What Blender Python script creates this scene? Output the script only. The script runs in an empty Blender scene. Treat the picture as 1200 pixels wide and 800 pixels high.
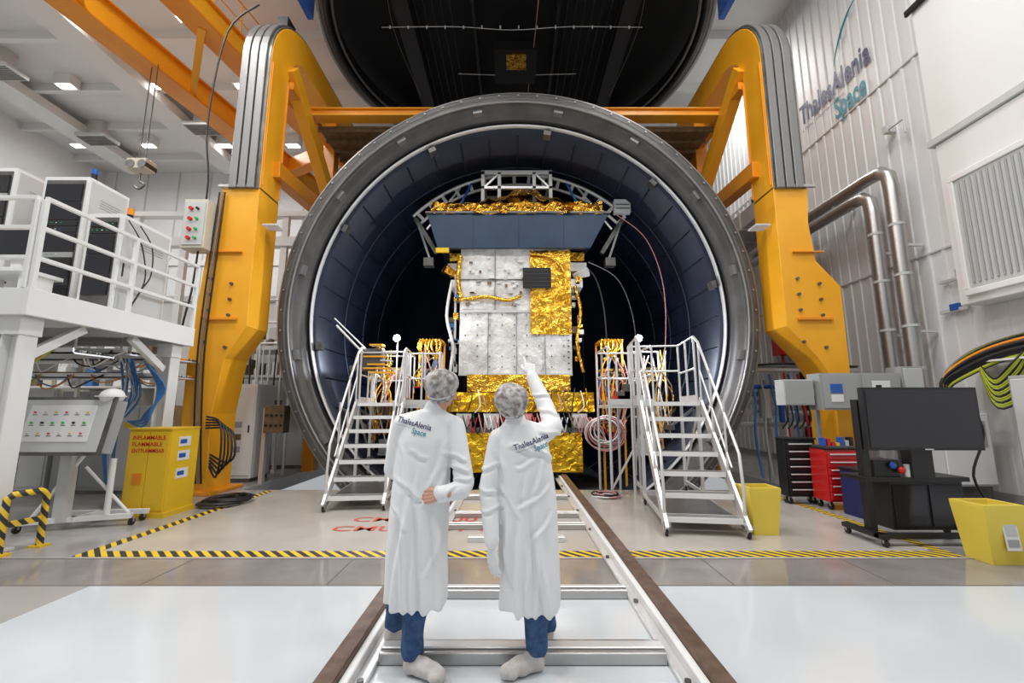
import bpy, math, random
from mathutils import Vector, Matrix, noise
from mathutils.bvhtree import BVHTree
random.seed(7)
R=random.random
def U(a,b): return a+(b-a)*random.random()
sc=bpy.context.scene
try:
    sc.view_settings.view_transform='Standard'
    sc.view_settings.look='None'
except Exception: pass

# ------------------------------------------------------------ materials
def mat(name,col,rough=.5,metal=0.,col2=None,nscale=4.,bump=0.,bscale=30.,emit=0.,detail=4.,fac=(.35,.65),spec=None,btype='noise',bdist=.05):
    m=bpy.data.materials.new(name); m.use_nodes=True
    nt=m.node_tree; b=nt.nodes['Principled BSDF']
    b.inputs['Base Color'].default_value=(*col,1)
    b.inputs['Roughness'].default_value=rough
    b.inputs['Metallic'].default_value=metal
    if spec is not None: b.inputs['Specular IOR Level'].default_value=spec
    tc=nt.nodes.new('ShaderNodeTexCoord')
    if col2 is not None:
        n=nt.nodes.new('ShaderNodeTexNoise'); n.inputs['Scale'].default_value=nscale; n.inputs['Detail'].default_value=detail
        r=nt.nodes.new('ShaderNodeValToRGB')
        r.color_ramp.elements[0].position=fac[0]; r.color_ramp.elements[1].position=fac[1]
        r.color_ramp.elements[0].color=(*col,1); r.color_ramp.elements[1].color=(*col2,1)
        nt.links.new(tc.outputs['Object'],n.inputs['Vector']); nt.links.new(n.outputs['Fac'],r.inputs['Fac'])
        nt.links.new(r.outputs['Color'],b.inputs['Base Color'])
    if bump>0:
        n2=nt.nodes.new('ShaderNodeTexNoise'); n2.inputs['Scale'].default_value=bscale; n2.inputs['Detail'].default_value=3; n2.inputs['Distortion'].default_value=.6; o=n2.outputs['Fac']
        bp=nt.nodes.new('ShaderNodeBump'); bp.inputs['Strength'].default_value=bump; bp.inputs['Distance'].default_value=bdist
        nt.links.new(tc.outputs['Object'],n2.inputs['Vector']); nt.links.new(o,bp.inputs['Height']); nt.links.new(bp.outputs['Normal'],b.inputs['Normal'])
    if emit>0:
        b.inputs['Emission Color'].default_value=(*col,1); b.inputs['Emission Strength'].default_value=emit
    return m
def hazard_mat():
    m=mat('hazard_stripes',(.8,.6,.02),.5); nt=m.node_tree; b=nt.nodes['Principled BSDF']
    g=nt.nodes.new('ShaderNodeNewGeometry'); sx=nt.nodes.new('ShaderNodeSeparateXYZ'); nt.links.new(g.outputs['Position'],sx.inputs[0])
    a=nt.nodes.new('ShaderNodeMath'); a.operation='ADD'; nt.links.new(sx.outputs[0],a.inputs[0]); nt.links.new(sx.outputs[1],a.inputs[1])
    a2=nt.nodes.new('ShaderNodeMath'); a2.operation='ADD'; nt.links.new(a.outputs[0],a2.inputs[0]); nt.links.new(sx.outputs[2],a2.inputs[1])
    mu=nt.nodes.new('ShaderNodeMath'); mu.operation='MULTIPLY'; mu.inputs[1].default_value=7.5; nt.links.new(a2.outputs[0],mu.inputs[0])
    fr=nt.nodes.new('ShaderNodeMath'); fr.operation='FRACT'; nt.links.new(mu.outputs[0],fr.inputs[0])
    gt=nt.nodes.new('ShaderNodeMath'); gt.operation='GREATER_THAN'; gt.inputs[1].default_value=.5; nt.links.new(fr.outputs[0],gt.inputs[0])
    mx=nt.nodes.new('ShaderNodeMix'); mx.data_type='RGBA'; mx.inputs[6].default_value=(.75,.50,.03,1); mx.inputs[7].default_value=(.03,.03,.03,1)
    nt.links.new(gt.outputs[0],mx.inputs[0]); nt.links.new(mx.outputs[2],b.inputs['Base Color'])
    return m
W=mat('white_paint',(.76,.76,.75),.45)
WALL=mat('wall_panel_white',(.76,.765,.77),.5,col2=(.71,.72,.73),nscale=.6)
CEIL=mat('ceiling_white',(.70,.70,.69),.7)
OR=mat('orange_enamel',(.74,.25,.008),.35,col2=(.80,.30,.012),nscale=1.5)
YO=mat('yellow_orange_enamel',(.84,.37,.012),.35,col2=(.88,.42,.02),nscale=1.5)
STEEL=mat('brushed_steel',(.50,.49,.48),.35,.9,bump=.05,bscale=120)
ALU=mat('aluminium',(.74,.74,.74),.4,.55)
DSTEEL=mat('dark_steel',(.11,.105,.10),.38,.7,col2=(.19,.18,.17),nscale=3)
FLANGE=mat('flange_dark_steel',(.065,.06,.056),.42,.4,col2=(.10,.095,.09),nscale=2.2)
FLIP=mat('flange_lip_steel',(.30,.29,.28),.35,.7)
TRACK=mat('track_grey',(.24,.24,.24),.4,.6)
BLK=mat('black_plastic',(.010,.010,.012),.4)
SCR=mat('screen_glass',(.02,.02,.024),.12)
NAVY=mat('shroud_navy',(.0045,.0075,.018),.38,.2,col2=(.009,.016,.036),nscale=1.2)
NAVY2=mat('shroud_seam',(.018,.026,.046),.4,.3)
BLACKI=mat('door_black_lining',(.006,.007,.009),.5)
BLACK2=mat('door_black_ribs',(.014,.015,.019),.45)
PANELB=mat('radiator_panel_blue',(.020,.042,.080),.4,.2,col2=(.028,.055,.10),nscale=2)
GOLD=mat('gold_foil',(.92,.54,.08),.25,1.,col2=(.72,.35,.028),nscale=6,bump=.8,bscale=8,bdist=.09)
GOLDY=mat('gold_yellow_foil',(.92,.57,.04),.3,.9,col2=(.68,.35,.01),nscale=5,bump=.8,bscale=8,bdist=.09)
MLI=mat('silver_foil',(.80,.785,.75),.40,.2,col2=(.62,.605,.575),nscale=5,bump=.45,bscale=9,bdist=.06)
MLIW=mat('white_foil',(.82,.80,.755),.42,.1,col2=(.66,.645,.61),nscale=5,bump=.4,bscale=10,bdist=.05)
RUST=mat('rail_rust',(.10,.055,.035),.5,.3,col2=(.17,.11,.08),nscale=9)
FNEAR=mat('floor_epoxy_white',(.53,.565,.595),.12,col2=(.575,.61,.64),nscale=.9,spec=.5)
FMID=mat('floor_beige',(.43,.395,.35),.18,col2=(.51,.475,.43),nscale=1.2,fac=(.3,.7),spec=.45)
FSTRIP=mat('floor_polished_concrete',(.19,.17,.16),.10,col2=(.30,.28,.265),nscale=1.6,fac=(.3,.7))
FGREY=mat('floor_grey',(.31,.295,.285),.16,col2=(.41,.395,.38),nscale=1.1,fac=(.3,.7))
SEAM=mat('joint_dark',(.12,.11,.10),.6)
HAZ=hazard_mat()
YEL=mat('yellow_cabinet_paint',(.78,.50,.02),.4)
YBIN=mat('yellow_bin_plastic',(.80,.62,.08),.45)
RED=mat('red_paint',(.58,.015,.015),.35)
REDF=mat('red_floor_paint',(.58,.07,.03),.5)
GRYC=mat('cabinet_grey',(.34,.35,.35),.45)
LGRY=mat('light_grey_paint',(.54,.55,.54),.45)
BEIGE=mat('beige_box',(.60,.56,.46),.5)
BLUE=mat('blue_paint',(.02,.10,.42),.4)
CBLUE=mat('blue_cable',(.04,.16,.42),.5)
CYG=mat('yellow_green_cable',(.50,.56,.04),.5)
CPINK=mat('pink_cable',(.55,.26,.25),.5)
GRN=mat('green_lamp',(.03,.4,.08),.4)
TXTB=mat('logo_navy',(.012,.015,.10),.5)
TXTT=mat('logo_teal',(.012,.25,.33),.5)
TAN=mat('tan_grating',(.20,.14,.075),.6,col2=(.13,.09,.05),nscale=8)
COAT=mat('coat_fabric',(.80,.805,.81),.8,bump=.05,bscale=10,col2=(.76,.77,.78),nscale=2)
JEAN=mat('denim',(.02,.06,.16),.85,col2=(.05,.115,.25),nscale=22)
SKIN=mat('skin',(.58,.32,.23),.55)
GLOVE=mat('white_glove',(.78,.78,.78),.7)
NET=mat('hairnet_over_hair',(.17,.14,.12),.8,col2=(.50,.485,.475),nscale=26,detail=8,bump=.2,bscale=60,fac=(.36,.60),bdist=.015)
NETB=mat('hairnet_elastic',(.62,.63,.65),.7)
SHOEC=mat('shoe_cover',(.52,.48,.45),.75,col2=(.64,.61,.59),nscale=14,bump=.25,bscale=22,bdist=.03)
LAMP=mat('lamp_glow',(1,.98,.95),.5,emit=12)
SPOT=mat('spot_glow',(.75,.85,1),.5,emit=120)

# ------------------------------------------------------------ builder
BEV=[]; TC={}
class B:
    def __init__(s,name): s.name=name; s.v=[]; s.f=[]; s.fm=[]; s.fs=[]; s.mats=[]; s.M=Matrix.Identity(4)
    def mi(s,m):
        if m not in s.mats: s.mats.append(m)
        return s.mats.index(m)
    def add(s,vs,fs,m,smooth=False):
        o=len(s.v); s.v+=[tuple(s.M@Vector(p)) for p in vs]; k=s.mi(m)
        for f in fs: s.f.append(tuple(i+o for i in f)); s.fm.append(k); s.fs.append(smooth)
    def box(s,x0,x1,y0,y1,z0,z1,m):
        s.add([(x0,y0,z0),(x1,y0,z0),(x1,y1,z0),(x0,y1,z0),(x0,y0,z1),(x1,y0,z1),(x1,y1,z1),(x0,y1,z1)],
              [(0,3,2,1),(4,5,6,7),(0,1,5,4),(1,2,6,5),(2,3,7,6),(3,0,4,7)],m)
    def beam(s,p0,p1,w,h,m,up=(0,0,1)):
        p0=Vector(p0);p1=Vector(p1);d=(p1-p0).normalized();u=Vector(up)
        if abs(d.dot(u))>.98: u=Vector((0,1,0))
        x=d.cross(u).normalized();y=x.cross(d).normalized()
        vs=[]
        for p in (p0,p1):
            for a,b in((-1,-1),(1,-1),(1,1),(-1,1)): vs.append(p+x*a*w/2+y*b*h/2)
        s.add(vs,[(0,1,2,3),(7,6,5,4),(0,4,5,1),(1,5,6,2),(2,6,7,3),(3,7,4,0)],m)
    def tube(s,pts,r,m,n=8,sm=0,caps=True):
        P=[Vector(p) for p in pts]
        if sm and len(P)>2:
            Q=[]
            for i in range(len(P)-1):
                a=P[max(i-1,0)];b=P[i];c=P[i+1];d=P[min(i+2,len(P)-1)]
                for k in range(sm):
                    t=k/sm; Q.append(.5*((2*b)+(c-a)*t+(2*a-5*b+4*c-d)*t*t+(3*b-a-3*c+d)*t**3))
            Q.append(P[-1]);P=Q
        rr=r if isinstance(r,(list,tuple)) else [r]*len(P)
        d0=(P[1]-P[0]).normalized(); u=Vector((0,0,1)) if abs(d0.z)<.9 else Vector((0,1,0))
        x=d0.cross(u).normalized(); vs=[];fs=[]
        for i,p in enumerate(P):
            if i==0:d=P[1]-P[0]
            elif i==len(P)-1:d=P[-1]-P[-2]
            else:d=(P[i+1]-P[i]).normalized()+(P[i]-P[i-1]).normalized()
            if d.length<1e-9:d=d0
            d.normalize(); x=(x-d*x.dot(d)); 
            if x.length<1e-6: x=d.orthogonal()
            x.normalize(); y=d.cross(x)
            for k in range(n):
                a=2*math.pi*k/n; vs.append(p+(x*math.cos(a)+y*math.sin(a))*rr[i])
        for i in range(len(P)-1):
            for k in range(n): fs.append((i*n+k,i*n+(k+1)%n,(i+1)*n+(k+1)%n,(i+1)*n+k))
        s.add(vs,fs,m,True)
        if caps: s.add(vs[:n],[tuple(reversed(range(n)))],m); s.add(vs[-n:],[tuple(range(n))],m)
    def cyl(s,p0,p1,r,m,n=16,r1=None): s.tube([p0,p1],[r,r if r1 is None else r1],m,n)
    def prism(s,prof,axis,a0,a1,m):
        def q(a,p): return (a,p[0],p[1]) if axis=='X' else (p[0],a,p[1]) if axis=='Y' else (p[0],p[1],a)
        n=len(prof); vs=[q(a0,p) for p in prof]+[q(a1,p) for p in prof]
        fs=[tuple(range(n)),tuple(reversed(range(n,2*n)))]+[(i,i+n,(i+1)%n+n,(i+1)%n) for i in range(n)]
        s.add(vs,fs,m)
    def lathe(s,prof,c,axis,m,n=128,a0=0,a1=2*math.pi,smooth=True):
        vs=[];fs=[];full=abs(a1-a0-2*math.pi)<1e-6; N=n if full else n+1; k=len(prof)
        for i in range(N):
            a=a0+(a1-a0)*i/n; ca,sa=math.cos(a),math.sin(a)
            for r,y in prof:
                if axis=='Y': vs.append((c[0]+r*ca,y,c[2]+r*sa))
                else: vs.append((c[0]+r*ca,c[1]+r*sa,y))
        for i in range(n):
            j=(i+1)%N
            for q in range(k-1): fs.append((i*k+q,i*k+q+1,j*k+q+1,j*k+q))
        s.add(vs,fs,m,smooth)
    def ell(s,c,r,m,nu=20,nv=12,rot=None):
        vs=[];fs=[]; c=Vector(c)
        for i in range(nv+1):
            ph=math.pi*i/nv
            for j in range(nu):
                a=2*math.pi*j/nu; p=Vector((r[0]*math.sin(ph)*math.cos(a),r[1]*math.sin(ph)*math.sin(a),r[2]*math.cos(ph)))
                if rot: p=rot@p
                vs.append(c+p)
        for i in range(nv):
            for j in range(nu): fs.append((i*nu+j,(i+1)*nu+j,(i+1)*nu+(j+1)%nu,i*nu+(j+1)%nu))
        s.add(vs,fs,m,True)
    def limb(s,pts,rad,m,n=14):
        for i in range(len(pts)):
            s.ell(pts[i],(rad[i],)*3,m,n,8)
            if i: s.tube([pts[i-1],pts[i]],[rad[i-1],rad[i]],m,n)
    def foil(s,o,a,b,nu,nv,amp,m,fn=None,fr=3.,sm=False):
        o=Vector(o);a=Vector(a);b=Vector(b);nn=a.cross(b).normalized();vs=[];fs=[]
        for i in range(nu+1):
            for j in range(nv+1):
                u,v=i/nu,j/nv;p=o+a*u+b*v
                d=noise.noise(p*fr)*amp+noise.noise(p*fr*2.7)*amp*.5
                if fn:d+=fn(u,v)
                vs.append(p+nn*d)
        for i in range(nu):
            for j in range(nv):
                q=i*(nv+1)+j; fs.append((q,q+nv+1,q+nv+2,q+1))
        s.add(vs,fs,m,sm)
    def text(s,t,M,m,width=None,height=None,size=.1,proj=None,bold=0.):
        key=(t,bold)
        if key not in TC:
            cu=bpy.data.curves.new('t','FONT');cu.body=t;cu.size=1;cu.extrude=0;cu.resolution_u=4;cu.offset=bold
            ob=bpy.data.objects.new('t',cu);sc.collection.objects.link(ob)
            me=bpy.data.meshes.new_from_object(ob.evaluated_get(bpy.context.evaluated_depsgraph_get()))
            TC[key]=([v.co.copy() for v in me.vertices],[tuple(p.vertices) for p in me.polygons])
            bpy.data.objects.remove(ob);bpy.data.meshes.remove(me);bpy.data.curves.remove(cu)
        vs,fs=TC[key]
        x0=min(v.x for v in vs);x1=max(v.x for v in vs)
        sx=width/(x1-x0) if width else size; sy=height/.7 if height else (sx if width else size)
        out=[]
        for v in vs:
            p=M@Vector(((v.x-x0)*sx,v.y*sy,0))
            if proj: p=proj(p)
            out.append(p)
        s.add(out,fs,m)
    def wheel(s,x,y,r,m=BLK,w=.03,z=0):
        s.cyl((x-w/2,y,z+r),(x+w/2,y,z+r),r,m,14); s.box(x-w*.9,x+w*.9,y-.012,y+.012,z+r,z+r*2.4,STEEL)
    def make(s,parent=None,bevel=0.):
        xs=[p[0] for p in s.v];ys=[p[1] for p in s.v];zs=[p[2] for p in s.v]
        o=Vector(((min(xs)+max(xs))/2,(min(ys)+max(ys))/2,min(zs))) if parent is None else Vector((0,0,0))
        me=bpy.data.meshes.new(s.name+'_mesh'); me.from_pydata([tuple(Vector(p)-o) for p in s.v],[],s.f)
        for m in s.mats: me.materials.append(m)
        me.polygons.foreach_set('material_index',s.fm); me.polygons.foreach_set('use_smooth',s.fs); me.update()
        ob=bpy.data.objects.new(s.name,me); ob.location=o; sc.collection.objects.link(ob)
        if parent: ob.parent=parent
        if bevel: BEV.append((ob,bevel))
        return ob
    def remesh(s,parent,vox,m,sm=3,disp=0.,dsc=.1,fn=None):
        ob=s.make(parent=parent); r=ob.modifiers.new('r','REMESH');r.mode='VOXEL';r.voxel_size=vox
        q=ob.modifiers.new('s','SMOOTH');q.iterations=sm;q.factor=.6
        me=bpy.data.meshes.new_from_object(ob.evaluated_get(bpy.context.evaluated_depsgraph_get()))
        if disp or fn:
            N=[v.normal.copy() for v in me.vertices]
            for v,nn in zip(me.vertices,N):
                p=v.co; d=0
                if disp: d=disp*noise.noise(Vector((p.x/dsc,p.y/dsc,p.z/dsc*.5)))
                if fn: d+=fn(p)
                v.co=p+nn*d
        me.materials.clear();me.materials.append(m)
        me.polygons.foreach_set('use_smooth',[True]*len(me.polygons)); me.polygons.foreach_set('material_index',[0]*len(me.polygons)); me.update()
        ob.modifiers.clear(); ob.data=me
        return ob

# ------------------------------------------------------------ people (built first)
def hand(parent,name,wrist,fdir,back,m,curl,thumb_side=1,pointing=False,s=1.):
    f=Vector(fdir).normalized(); n=Vector(back); n=(n-f*n.dot(f)).normalized(); x=f.cross(n)*thumb_side
    w=Vector(wrist); b=B(name)
    def P(a,c,d): return w+x*a*s+f*c*s+n*d*s
    b.limb([P(0,-.06,0),P(0,0,0)],[.026*s,.024*s],m)
    for k in range(4):
        a=(.030-.020*k); b.limb([P(a*.6,.0,0),P(a,.05,0),P(a,.085-.004*abs(k-1),0)],[.016*s,.014*s,.0125*s],m)
    L=[.075,.085,.08,.06]
    for k in range(4):
        a=.030-.020*k; c=.085-.004*abs(k-1); ang=0; p=(c,0); q=[P(a,c,0)]; cu=curl
        if pointing: cu=.1 if k==0 else 1.5
        for j,fr in enumerate((.45,.3,.25)):
            ang+=cu*(.6 if j==0 else .7); p=(p[0]+L[k]*fr*math.cos(ang),p[1]-L[k]*fr*math.sin(ang)); q.append(P(a+.002*(1.5-k)*j,p[0],p[1]))
        b.limb(q,[.0105*s,.0095*s,.0088*s,.0075*s],m)
    b.limb([P(.018,.012,0),P(.045,.045,-.008),P(.055,.075,-.02),P(.05,.098,-.03)],[.015*s,.0125*s,.0105*s,.009*s],m)
    return b.remesh(parent,.0032,m,2)
def crease_fn(segs):
    def f(p):
        d=0
        for (x0,z0,x1,z1,am,w) in segs:
            dx,dz=x1-x0,z1-z0; L2=dx*dx+dz*dz; L=math.sqrt(L2)
            t=((p.x-x0)*dx+(p.z-z0)*dz)/L2
            if t<-.05 or t>1.05: continue
            s=((p.x-x0)*dz-(p.z-z0)*dx)/L + .006*math.sin(t*7+x0*20)
            if abs(s)>5*w: continue
            fade=max(0,min(1,(t+.05)/.3))*max(0,min(1,(1.05-t)/.15))
            d+=am*fade*(math.exp(-(s/w)**2)-.85*math.exp(-((s-1.7*w)/w)**2))
        return d
    return f
def person(rings,armL,armR,legs,feet,head,hands,shoulder,txt,segs):
    e=bpy.data.objects.new('technician_in_lab_coat',None); e.location=(0,0,0); sc.collection.objects.link(e)
    b=B('lab_coat'); n=64; vs=[];fs=[]
    Z=[r[0] for r in rings]
    zz=[]; N=48
    for i in range(N+1):
        z=Z[0]+(Z[-1]-Z[0])*i/N
        for j in range(len(Z)-1):
            if Z[j]<=z<=Z[j+1]+1e-9:
                t=(z-Z[j])/(Z[j+1]-Z[j]); r=[rings[j][q]*(1-t)+rings[j+1][q]*t for q in range(5)]; break
        zz.append(r)
    z0,z1=Z[0],Z[-1]
    for r in zz:
        z,cx,cy,rx,ry=r; k=max(0,1-(z-z0)/(.8))
        for a in range(n):
            t=2*math.pi*a/n; fold=1+k*.07*(abs(math.sin(2.5*t+.4*math.sin(z*2)))-.5)+k*.035*math.sin(7*t+1.3+z)
            ce=math.copysign(abs(math.cos(t))**.85,math.cos(t)); se=math.copysign(abs(math.sin(t))**.85,math.sin(t))
            vs.append((cx+rx*ce*fold,cy+ry*se*fold,z+(.012*math.sin(2*t+1) if r is zz[0] else 0)))
    for i in range(N):
        for a in range(n): fs.append((i*n+a,i*n+(a+1)%n,(i+1)*n+(a+1)%n,(i+1)*n+a))
    fs.append(tuple(reversed(range(n)))); fs.append(tuple(range(N*n,N*n+n)))
    b.add(vs,fs,COAT,True)
    for A in (armL,armR): b.limb(A[0],A[1],COAT,18)
    sh=shoulder; b.limb([armL[0][0],sh,armR[0][0]],[armL[1][0]*.98,.085,armR[1][0]*.98],COAT,18)
    hc=Vector(head[0]); nk=Vector(head[1])
    b.limb([nk-Vector((0,0,.05)),nk+Vector((0,0,.018))],[.078,.066],COAT,16)
    coat=b.remesh(e,.008,COAT,5,disp=.007,dsc=.13,fn=crease_fn(segs))
    bvh=BVHTree.FromPolygons([v.co for v in coat.data.vertices],[tuple(p.vertices) for p in coat.data.polygons])
    def proj(p):
        h=bvh.ray_cast(Vector((p.x,p.y-1.5,p.z)),Vector((0,1,0)))
        return (h[0]+Vector((0,-.005,0))) if h[0] else p
    (tx,tz,ang)=txt
    g=B('coat_logo'); M=Matrix.Translation((tx,2.3,tz))@Matrix.Rotation(-ang,4,'Y')@Matrix.Rotation(math.pi/2,4,'X')
    g.text('ThalesAlenia',M,TXTB,width=.225,height=.034,proj=proj,bold=.01)
    g.text('Space',M@Matrix.Translation((.115,-.042,0)),TXTT,width=.09,height=.034,proj=proj,bold=.01)
    g.text('a company of the space alliance',M@Matrix.Translation((.0,-.018,0)),TXTB,width=.105,height=.006,proj=proj)
    g.make(parent=e)
    b=B('jeans')
    for L in legs: b.limb(L,[.075,.075,.068,.066],JEAN,16)
    b.limb([legs[0][0],legs[1][0]],[.085,.085],JEAN,16)
    b.remesh(e,.008,JEAN,3,disp=.014,dsc=.06)
    for i,(hl,toe) in enumerate(feet):
        hl=Vector(hl);toe=Vector(toe); b=B('shoe_cover_%d'%(i+1)); md=hl.lerp(toe,.5)
        b.limb([hl+Vector((0,0,.05)),md+Vector((0,0,.052)),toe+Vector((0,0,.040))],[.050,.052,.040],SHOEC,16)
        b.limb([hl+Vector((0,0,.05)),hl+Vector((0,0,.085))],[.056,.054],SHOEC,16)
        b.ell(hl.lerp(toe,.85)+Vector((0,0,.035)),(.052,.052,.034),SHOEC,18,10)
        ob=b.remesh(e,.006,SHOEC,4,disp=.009,dsc=.045)
        for v in ob.data.vertices:
            if v.co.z<.003: v.co.z=.003
    d=Vector(head[2]).normalized(); up=Vector(head[3]); up=(up-d*up.dot(d)).normalized(); rt=d.cross(up)
    def H(a,c,u_): return hc+rt*a+d*c+up*u_
    rot=Matrix((rt,d,up)).transposed()
    b=B('head'); b.ell(hc+up*.02,(.073,.092,.098),SKIN,28,18,rot); b.ell(H(0,.03,-.055),(.052,.055,.058),SKIN,20,12,rot)
    b.limb([nk-Vector((0,0,.03)),H(0,-.015,-.04)],[.056,.052],SKIN,16)
    b.limb([H(0,.092,.012),H(0,.112,-.018)],[.009,.014],SKIN,10)
    for s in (-1,1):
        b.ell(H(s*.080,-.002,-.022),(.013,.022,.034),SKIN,14,10,rot); b.ell(H(s*.033,.078,.032),(.022,.014,.008),SKIN,12,8,rot)
    b.ell(H(0,.084,-.045),(.024,.010,.007),SKIN,12,8,rot)
    b.remesh(e,.0045,SKIN,2)
    ey=B('eyes')
    for s in (-1,1): ey.ell(H(s*.032,.083,.016),(.012,.010,.009),W,12,8,rot); ey.ell(H(s*.032,.092,.016),(.005,.004,.005),BLK,10,6,rot)
    ey.make(parent=e)
    # bouffant net: wider crown, gathered to an elastic hem round the nape and brow
    b=B('hairnet'); b.ell(H(0,-.026,.050),(.108,.114,.092),NET,40,24,rot)
    b.ell(H(0,-.036,-.006),(.086,.082,.066),NET,30,16,rot)
    hcc=H(0,-.03,.03)
    def pleat(p):
        q=rot.transposed()@(p-hcc); a=math.atan2(q.x,q.y); low=max(0,min(1,(.05-q.z)/.10)); return .0035*math.sin(a*18+q.z*30)*low+.002*math.sin(a*9+2)*(1-low)
    b.remesh(e,.005,NET,3,disp=.010,dsc=.055,fn=pleat)
    eb=B('hairnet_elastic_band'); pts=[]
    for k in range(41):
        a=2*math.pi*k/40; sn=math.sin(a); pts.append(H(.083*math.cos(a),-.026+.088*sn,-.030+.040*(sn+1)*.5))
    eb.tube(pts,.006,NETB,6); eb.make(parent=e)
    for h in hands: hand(e,*h)
    return e
BASE=[(-.68,1.30,-.60,1.02,.010,.016),(-.40,1.30,-.47,1.04,.010,.016),(-.56,1.18,-.555,.80,.008,.013),(-.60,1.0,-.69,.30,.016,.020),(-.53,.98,-.50,.28,.016,.020),(-.45,.95,-.41,.30,.015,.018),(-.65,.90,-.60,.33,.012,.016),
 (-.71,1.10,-.52,.97,.009,.014),(-.39,1.12,-.52,.93,.010,.014),(-.57,.72,-.56,.28,.012,.016),(-.72,.95,-.60,.80,.008,.013),(-.62,1.25,-.50,1.2,.006,.013),(-.41,.82,-.48,.55,.010,.014)]
S1=BASE+[(-.42,1.24,-.27,1.19,.009,.011),(-.40,1.16,-.25,1.13,.009,.011),(-.37,1.07,-.24,1.09,.009,.010),(-.40,.97,-.33,1.07,.007,.010)]
S2=[(.09-(x0+.565),z0-.06,.09-(x1+.565),z1-.06,a,w) for x0,z0,x1,z1,a,w in BASE]+[(-.22,1.13,-.07,1.17,.008,.011),(-.2,1.03,-.08,1.0,.009,.011),(-.2,.9,-.05,.93,.008,.011),(.12,1.30,.25,1.18,.012,.014),(.16,1.36,.33,1.33,.010,.012),(.17,1.50,.30,1.46,.009,.011),(.10,1.60,.26,1.58,.007,.010),(-.02,1.28,.16,1.24,.009,.014)]
person(
 [(.37,-.57,2.78,.182,.155),(.6,-.57,2.78,.180,.15),(.9,-.565,2.78,.180,.140),(1.1,-.555,2.78,.172,.126),(1.3,-.535,2.79,.178,.12),(1.42,-.52,2.79,.15,.095),(1.48,-.51,2.79,.09,.07)],
 ([(-.685,2.79,1.395),(-.745,2.83,1.12),(-.62,3.02,1.02)],[.068,.062,.05]),
 ([(-.365,2.79,1.385),(-.285,2.72,1.06),(-.30,2.69,1.02),(-.41,2.65,1.0)],[.068,.060,.056,.046]),
 [[(-.63,2.80,.75),(-.66,2.86,.5),(-.74,3.0,.28),(-.755,3.05,.12)],[(-.50,2.78,.75),(-.545,2.77,.48),(-.57,2.75,.27),(-.58,2.75,.12)]],
 [((-.76,3.03,0),(-.79,3.20,0)),((-.57,2.75,0),(-.40,2.66,0))],
 ((-.442,2.80,1.610),(-.49,2.79,1.475),(.25,.95,.22),(.02,-.2,1)),
 [('hand_right',(-.43,2.645,1.0),(-1,.12,-.15),(-.1,-1,.3),SKIN,.35,1),('hand_left',(-.60,3.04,1.01),(.8,.5,-.1),(0,.3,1),SKIN,.4,1)],
 (-.52,2.79,1.42),(-.71,1.42,math.radians(-14)),S1)
person(
 [(.345,.10,2.79,.187,.155),(.6,.10,2.79,.187,.15),(.9,.09,2.79,.185,.142),(1.1,.08,2.78,.175,.128),(1.27,.065,2.78,.168,.12),(1.36,.045,2.78,.13,.095),(1.41,.03,2.77,.085,.07)],
 ([(-.085,2.77,1.31),(-.145,2.72,1.02),(-.115,2.66,.74)],[.066,.058,.045]),
 ([(.175,2.80,1.33),(.265,2.92,1.38),(.235,3.02,1.50),(.145,3.14,1.72)],[.072,.066,.06,.044]),
 [[(.04,2.79,.75),(.09,2.78,.48),(.135,2.78,.28),(.145,2.78,.12)],[(.15,2.82,.75),(.16,2.88,.5),(.20,3.0,.27),(.215,3.05,.12)]],
 [((.14,2.78,0),(-.03,2.69,0)),((.215,3.05,0),(.24,3.22,0))],
 ((.0,2.77,1.53),(.02,2.775,1.40),(.0,.85,.52),(-.1,-.5,1)),
 [('hand_left',(-.112,2.655,.70),(.05,.06,-1),(-.7,-.7,0),GLOVE,.3,1),('hand_right',(.140,3.15,1.74),(-.12,.45,.9),(.2,-1,.3),GLOVE,.3,-1,True)],
 (.05,2.78,1.345),(.015,1.25,math.radians(18)),S2)

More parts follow.
